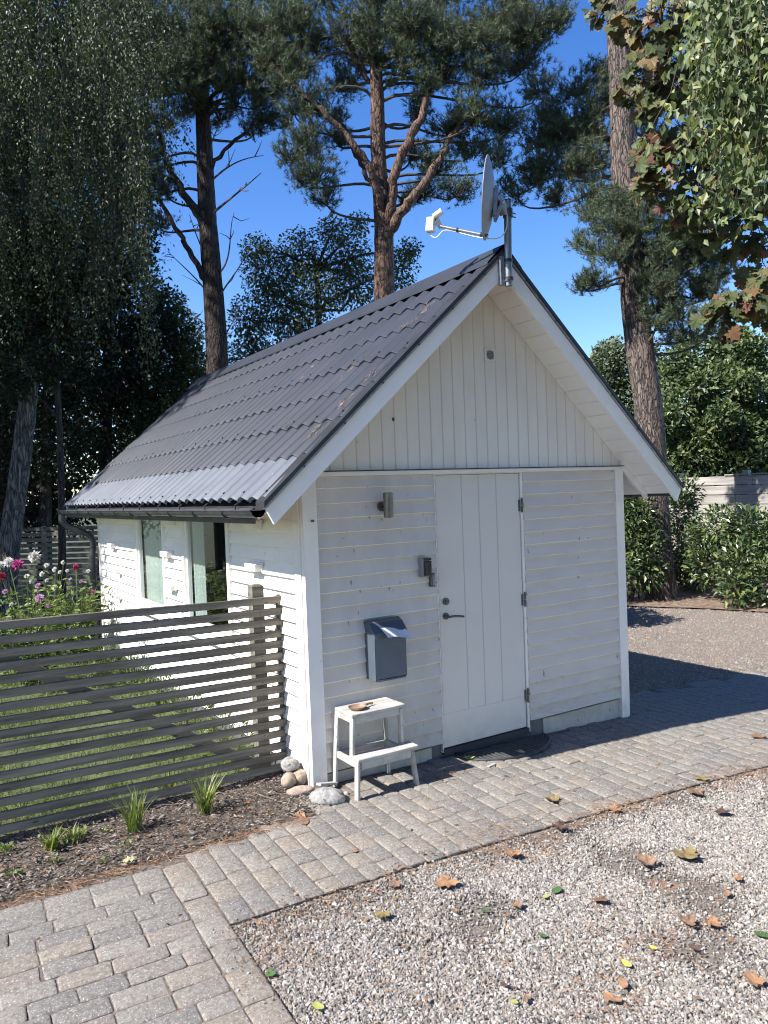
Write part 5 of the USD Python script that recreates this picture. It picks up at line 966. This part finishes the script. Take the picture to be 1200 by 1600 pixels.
# ------------------------------------------------------------------ maple and near birch reaching in from the right
def maple_cloud(label, clusters, seed, n_per, trunk, boughs):
    g = np.random.default_rng(seed); o = leaf_outline('maple'); n = len(o); base = np.vstack([[[0, -.02, 0]], np.c_[o, .10*np.abs(o[:, 0])-.25*np.sum(o**2, 1)]]); F0 = np.array([[0, 1+k, 1+(k+1) % n] for k in range(n)])
    t = thing('maple_tree', label, 'tree'); Vs, Fs, st = [], [], []; off = 0
    for px, py, rp, d in clusters:
        c = at(px, py, d); r = rp*d/FPX; m_ = int(n_per*(rp/60)**2)+4
        for _ in range(m_):
            p = c+rdir(g, 1)[0]*r*g.uniform(.2, 1)**.6*np.array([1, 1, .9]); up = norm(np.array([-.75, -.3, .45])+rdir(g, 1)[0]*.6); tip = norm(np.array([-.4, -.2, -.75])+rdir(g, 1)[0]*.6); tip = norm(tip-up*(tip@up)); s = np.cross(tip, up)
            sz = g.uniform(.06, .125); v = (base[:, :1]*s+base[:, 1:2]*tip+base[:, 2:]*up*g.uniform(.4, 1.6))*sz+p
            Vs.append(v); Fs.append(F0+off); off += len(v); st.append(vf(tube([v[0], v[0]-tip*.05+up*.02+rdir(g, 1)[0]*.02], .0012, 3, False)))
        for _ in range(max(3, m_//6)): e = c+rdir(g, 1)[0]*r; st.append(vf(tube([c, (c+e)/2+g.normal(0, .03, 3), e], [.006, .004, .002], 4, False)))
    obj('crown', (np.concatenate(Vs), np.concatenate(Fs)), MAPLELEAF, t); obj('stalks', join(st), TWIG, t)
    obj('trunk', displaced_trunk(trunk, np.linspace(.16, .08, len(trunk)), 16, 8, .01, 3), BARK_DARK, t, smooth=50)
    for b in boughs: obj('limb', tube(smooth_path(b, 5), np.linspace(.05, .008, (len(b)-1)*5+1), 7), BARK_DARK, t)
mc = [(940, 15, 30, 4.9), (975, 30, 34, 4.8), (1035, 40, 50, 4.7), (1090, 30, 60, 4.8), (1160, 40, 70, 5.2), (1015, 115, 44, 4.7), (1075, 130, 60, 4.8), (1150, 150, 70, 5.2), (1010, 170, 26, 4.6), (985, 150, 16, 4.6), (1020, 235, 46, 4.7), (1085, 230, 65, 4.9), (1165, 260, 70, 5.2), (1020, 295, 36, 4.7), (1085, 310, 55, 4.9), (1160, 330, 60, 5.2), (1060, 350, 22, 4.8), (1120, 365, 36, 5), (1190, 385, 36, 5.1), (985, 60, 16, 4.8), (1200, 440, 30, 4.6), (1175, 475, 30, 4.5), (1140, 480, 30, 4.5), (1105, 490, 22, 4.5), (1135, 520, 18, 4.5), (1200, 490, 26, 4.6), (1165, 430, 18, 5), (1140, 400, 16, 5), (1010, 270, 20, 4.6), (965, 145, 8, 4.6)]
maple_cloud('maple branches with green and reddening leaves reaching in at the upper right', mc, 101, 125, [(5.2, -2.6, -.3), (5.1, -2.55, 1.5), (4.9, -2.5, 3.2), (4.7, -2.4, 5.5)],
            [[(5.0, -2.5, 2.4), at(1230, 430, 4.7), at(1180, 455, 4.6), at(1110, 485, 4.5)], [(4.9, -2.5, 3.1), at(1220, 260, 5), at(1120, 240, 4.9), at(1010, 250, 4.7)], [(4.85, -2.45, 3.8), at(1200, 80, 5), at(1080, 60, 4.8), at(940, 15, 4.9)], [(4.9, -2.5, 3.4), at(1200, 160, 5.1), at(1080, 140, 4.8)]])
def spec_near(g):
    tp, ln = [], []
    for _ in range(120):
        px = 1075+(1225-1075)*g.uniform(0, 1)**.8; top = g.uniform(-120, 120); bot = {0: 120, 1: 250, 2: 330, 3: 250}[min(3, int((px-1070)/38))]*g.uniform(.65, 1.05)
        d = g.uniform(3.5, 4.3); l = (bot-top)*d/FPX
        if l > .08: tp.append(at(px, top, d)); ln.append(l)
    for px, bot in ((1142, 340), (1136, 325), (1148, 318), (1170, 250), (1115, 130), (1190, 300), (1128, 295), (1105, 130)):
        tp.append(at(px, -30, 3.9)); ln.append((bot+30)*3.9/FPX)
    return np.array(tp), ln
birch('birch_tree', 'bright green weeping birch strands hanging in front of the maple at the right edge', [(3.9, -3.4, -.3), (3.85, -3.35, 1.8), (3.75, -3.3, 4), (3.5, -3.1, 6.5)], [.15, .13, .1, .05], [[(3.75, -3.3, 3.8), at(1260, -60, 4.2), at(1150, -80, 4), at(1090, -60, 3.9)], [(3.7, -3.3, 4.2), at(1240, -110, 4), at(1160, -120, 3.8)]],
      spec_near, 102, .052, .034, 58, BIRCHNEAR, .03)

# ------------------------------------------------------------------ garden behind the fence
far = thing('garden_fence', 'dark slatted garden fence in the shade at the back of the lawn', 'fence')
fa, fb = at(-40, 850, 15.2), at(185, 850, 14.6)
for k in range(13):
    z = 1.50-.105*k; obj('slat', beam((fa[0], fa[1], z), (fb[0], fb[1], z), .022, .075, (0, 0, 1), .003), FENCEWOOD, far)
for s in (.02, .5, .98): p = fa+(fb-fa)*s; obj('post', post(p[0], p[1]+.07, 1.56, .09), FENCEWOOD, far)
def dahlia(label, root, H, R, nleaf, blooms, seed, leaf=.09):
    g = np.random.default_rng(seed); t = thing('dahlia_plant', label, 'plant'); root = np.array(root, float)
    ns = 26; a = g.uniform(0, 6.28, ns); e = root+np.c_[np.cos(a)*R*g.uniform(.3, 1, ns), np.sin(a)*R*g.uniform(.3, 1, ns), H*g.uniform(.55, .95, ns)]
    st = [vf(tube([root+g.normal(0, .04, 3)*[1, 1, 0], root*.5+q*.5+[0, 0, .08], q], [.007, .006, .004], 5, False)) for q in e]
    k = g.integers(0, ns, nleaf); s = g.uniform(.12, 1.05, nleaf)[:, None]; P = root*(1-s)+e[k]*s+g.normal(0, .07, (nleaf, 3)); P[:, 2] = np.maximum(P[:, 2], .03)
    D = norm(np.c_[g.normal(0, 1, (nleaf, 2)), g.normal(.1, .4, nleaf)])
    bl = []
    for (px, py, d, size, mt) in blooms:
        c = at(px, py, d); bl.append((c, size, mt)); st.append(vf(tube([c-[0, 0, .02], c*.6+root*.4+[0, 0, .15], root+[0, 0, .2]], [.004, .005, .006], 5, False)))
    obj('stems', join(st), GARDENLEAF, t); obj('leaves', kites(g, P, D, g.uniform(.6, 1.2, nleaf)*leaf, g.uniform(.6, 1.1, nleaf)*leaf*.5, norm(np.c_[g.normal(0, .5, (nleaf, 2)), np.ones(nleaf)]), .1), GARDENLEAF, t)
    for c, size, mt in bl:
        ax = norm(np.array([-.45, -.55, .55])+rdir(g, 1)[0]*.3); pts = []
        nP = 95; dd = rdir(g, 700); dd = dd[(dd@ax) > -.1][:nP]
        obj('flower', kites(g, c+dd*size*.12, dd, size*.42*g.uniform(.75, 1.1, len(dd)), size*.15, norm(ax+rdir(g, len(dd))*.3), .15), mt, t)
dahlia('tall dahlia with white and magenta blooms at the left edge behind the fence', (*at(45, 980, 8.2)[:2], 0), 1.25, .62, 1500, [(29, 883, 7.9, .135, PETAL_PINK), (55, 870, 8.0, .135, PETAL_WHITE), (14, 879, 8.1, .12, PETAL_WHITE), (0, 885, 8, .11, PETAL_WHITE), (3, 902, 7.9, .1, PETAL_RED), (62, 936, 7.7, .10, PETAL_MAUVE), (60, 916, 7.9, .07, PETAL_MAUVE), (50, 908, 8, .06, PETAL_WHITE), (42, 901, 8, .06, PETAL_WHITE), (18, 945, 7.8, .05, PETAL_WHITE), (8, 925, 7.8, .06, PETAL_MAUVE), (76, 946, 7.9, .05, PETAL_MAUVE)], 111)
dahlia('dahlia with a crimson bloom beside the downpipe', (*at(122, 985, 9.6)[:2], 0), .95, .36, 800, [(119, 888, 9.6, .085, PETAL_RED), (118, 884, 9.7, .06, PETAL_PINK), (138, 893, 9.5, .06, PETAL_WHITE), (145, 925, 9.4, .05, PETAL_PINK), (127, 909, 9.5, .05, PETAL_MAUVE)], 112, .11)
dahlia('dahlia with small white blooms between the two bigger ones', (*at(85, 985, 9.6)[:2], 0), .85, .3, 420, [(99, 879, 9.4, .06, PETAL_WHITE), (73, 884, 9.4, .07, PETAL_WHITE), (86, 890, 9.5, .07, PETAL_WHITE), (94, 894, 9.6, .055, PETAL_WHITE), (105, 892, 9.6, .05, PETAL_WHITE), (66, 897, 9.4, .07, PETAL_WHITE), (74, 907, 9.4, .06, PETAL_WHITE), (75, 923, 9.3, .05, PETAL_WHITE), (110, 905, 9.7, .045, PETAL_WHITE)], 113, .08)
rng = np.random.default_rng(120)
WP = ['pale leafy herb at the foot of the garden wall nearest the fence end', 'pale leafy herb at the garden wall under the nearer window', 'low grey green herb at the garden wall between the windows', 'low grey green herb under the farther window', 'small herb at the far end of the garden wall']
for k, y in enumerate((1.0, 1.9, 2.8, 3.7, 4.9)):
    c = np.array([-.22, y, .12]); g = np.random.default_rng(130+k); t = thing('herb_plant', WP[k], 'plant'); n = 260
    a = rdir(g, n); P = c+a*np.array([.17, .34, .16]); P[:, 2] = np.maximum(P[:, 2], .0); P[:, 0] = np.minimum(P[:, 0], -.01)
    obj('leaves', kites(g, P, norm(a+[0, 0, .6]), g.uniform(.03, .07, n), .016, None, .1), GARDENLEAF, t); obj('stems', join([vf(tube([c*[1, 1, 0], c*[1, 1, .3]+g.normal(0, .03, 3), P[q]], .003, 4, False)) for q in range(0, n, 12)]), GARDENLEAF, t)
# trees standing in the garden just left of the picture; they shade the wood behind the lawn
for k, (x, y, H, R, lb) in enumerate(((-6.6, 9.9, 14, 2.9, 'round garden tree outside the left edge nearest the lawn'), (-7.0, 8.7, 16, 2.3, 'slender garden tree outside the left edge beside the birch'), (-4.6, 12.2, 16.5, 2.6, 'tall garden tree outside the left edge near the birch'), (-5.5, 16.5, 14, 3.0, 'tall garden tree outside the left edge beyond the birch'), (-4.2, 20.5, 13, 2.8, 'tall garden tree outside the left edge before the far wood'), (-8.5, 13.5, 12, 2.8, 'garden tree farthest outside the left edge'))):
    g = np.random.default_rng(140+k); m_ = 11; z0 = 6.5 if y < 9 else 2.2; cs = np.array([[x, y, z0]])+np.c_[g.normal(0, R*.35, m_), g.normal(0, R*.45, m_), np.linspace(0, H-.8-z0, m_)]; rs = np.full(m_, R*.5)
    t = thing('garden_tree', lb, 'tree'); obj('crown', leaf_mass(g, cs, rs, 7000, .2, .13, shell=.2), DARKLEAF, t)
    obj('trunk', join([vf(tube([(x, y, -.1), (x+.1, y, H*.5), (x, y, H-1)], [.2, .13, .04], 10))]+[vf(tube([(x, y, max(1, q[2]-1)), q], [.05, .015], 5, False)) for q in cs]), BARK_DARK, t)
# tall trees standing round the yard behind the viewer; they keep the low sky off the shaded gable
for k, (x, y, H, R, lb) in enumerate(((-11.5, -9.5, 13, 3.2, 'yard tree behind the viewer, nearest the garden side'), (-6.5, -13, 15, 3.4, 'yard tree behind the viewer, second from the garden side'), (-.5, -14.5, 15, 3.6, 'yard tree straight behind the viewer'), (5.5, -14, 15, 3.6, 'yard tree behind the viewer at the right'), (11.5, -11, 14, 3.4, 'yard tree beyond the gravel at the far right'), (16, -6, 13, 3.2, 'yard tree at the right end of the gravel'))):
    g = np.random.default_rng(160+k); m_ = 12; cs = np.array([[x, y, 2.0]])+np.c_[g.normal(0, R*.4, m_), g.normal(0, R*.4, m_), np.linspace(0, H-3, m_)]
    t = thing('yard_tree', lb, 'tree'); obj('crown', leaf_mass(g, cs, np.full(m_, R*.55), 6500, .30, .20, shell=.3), BROADLEAF, t)
    obj('trunk', join([vf(tube([(x, y, -.3), (x+.1, y, H*.5), (x, y, H-1)], [.24, .15, .05], 10))]+[vf(tube([(x, y, max(1, q[2]-1)), q], [.05, .015], 5, False)) for q in cs]), BARK_DARK, t)
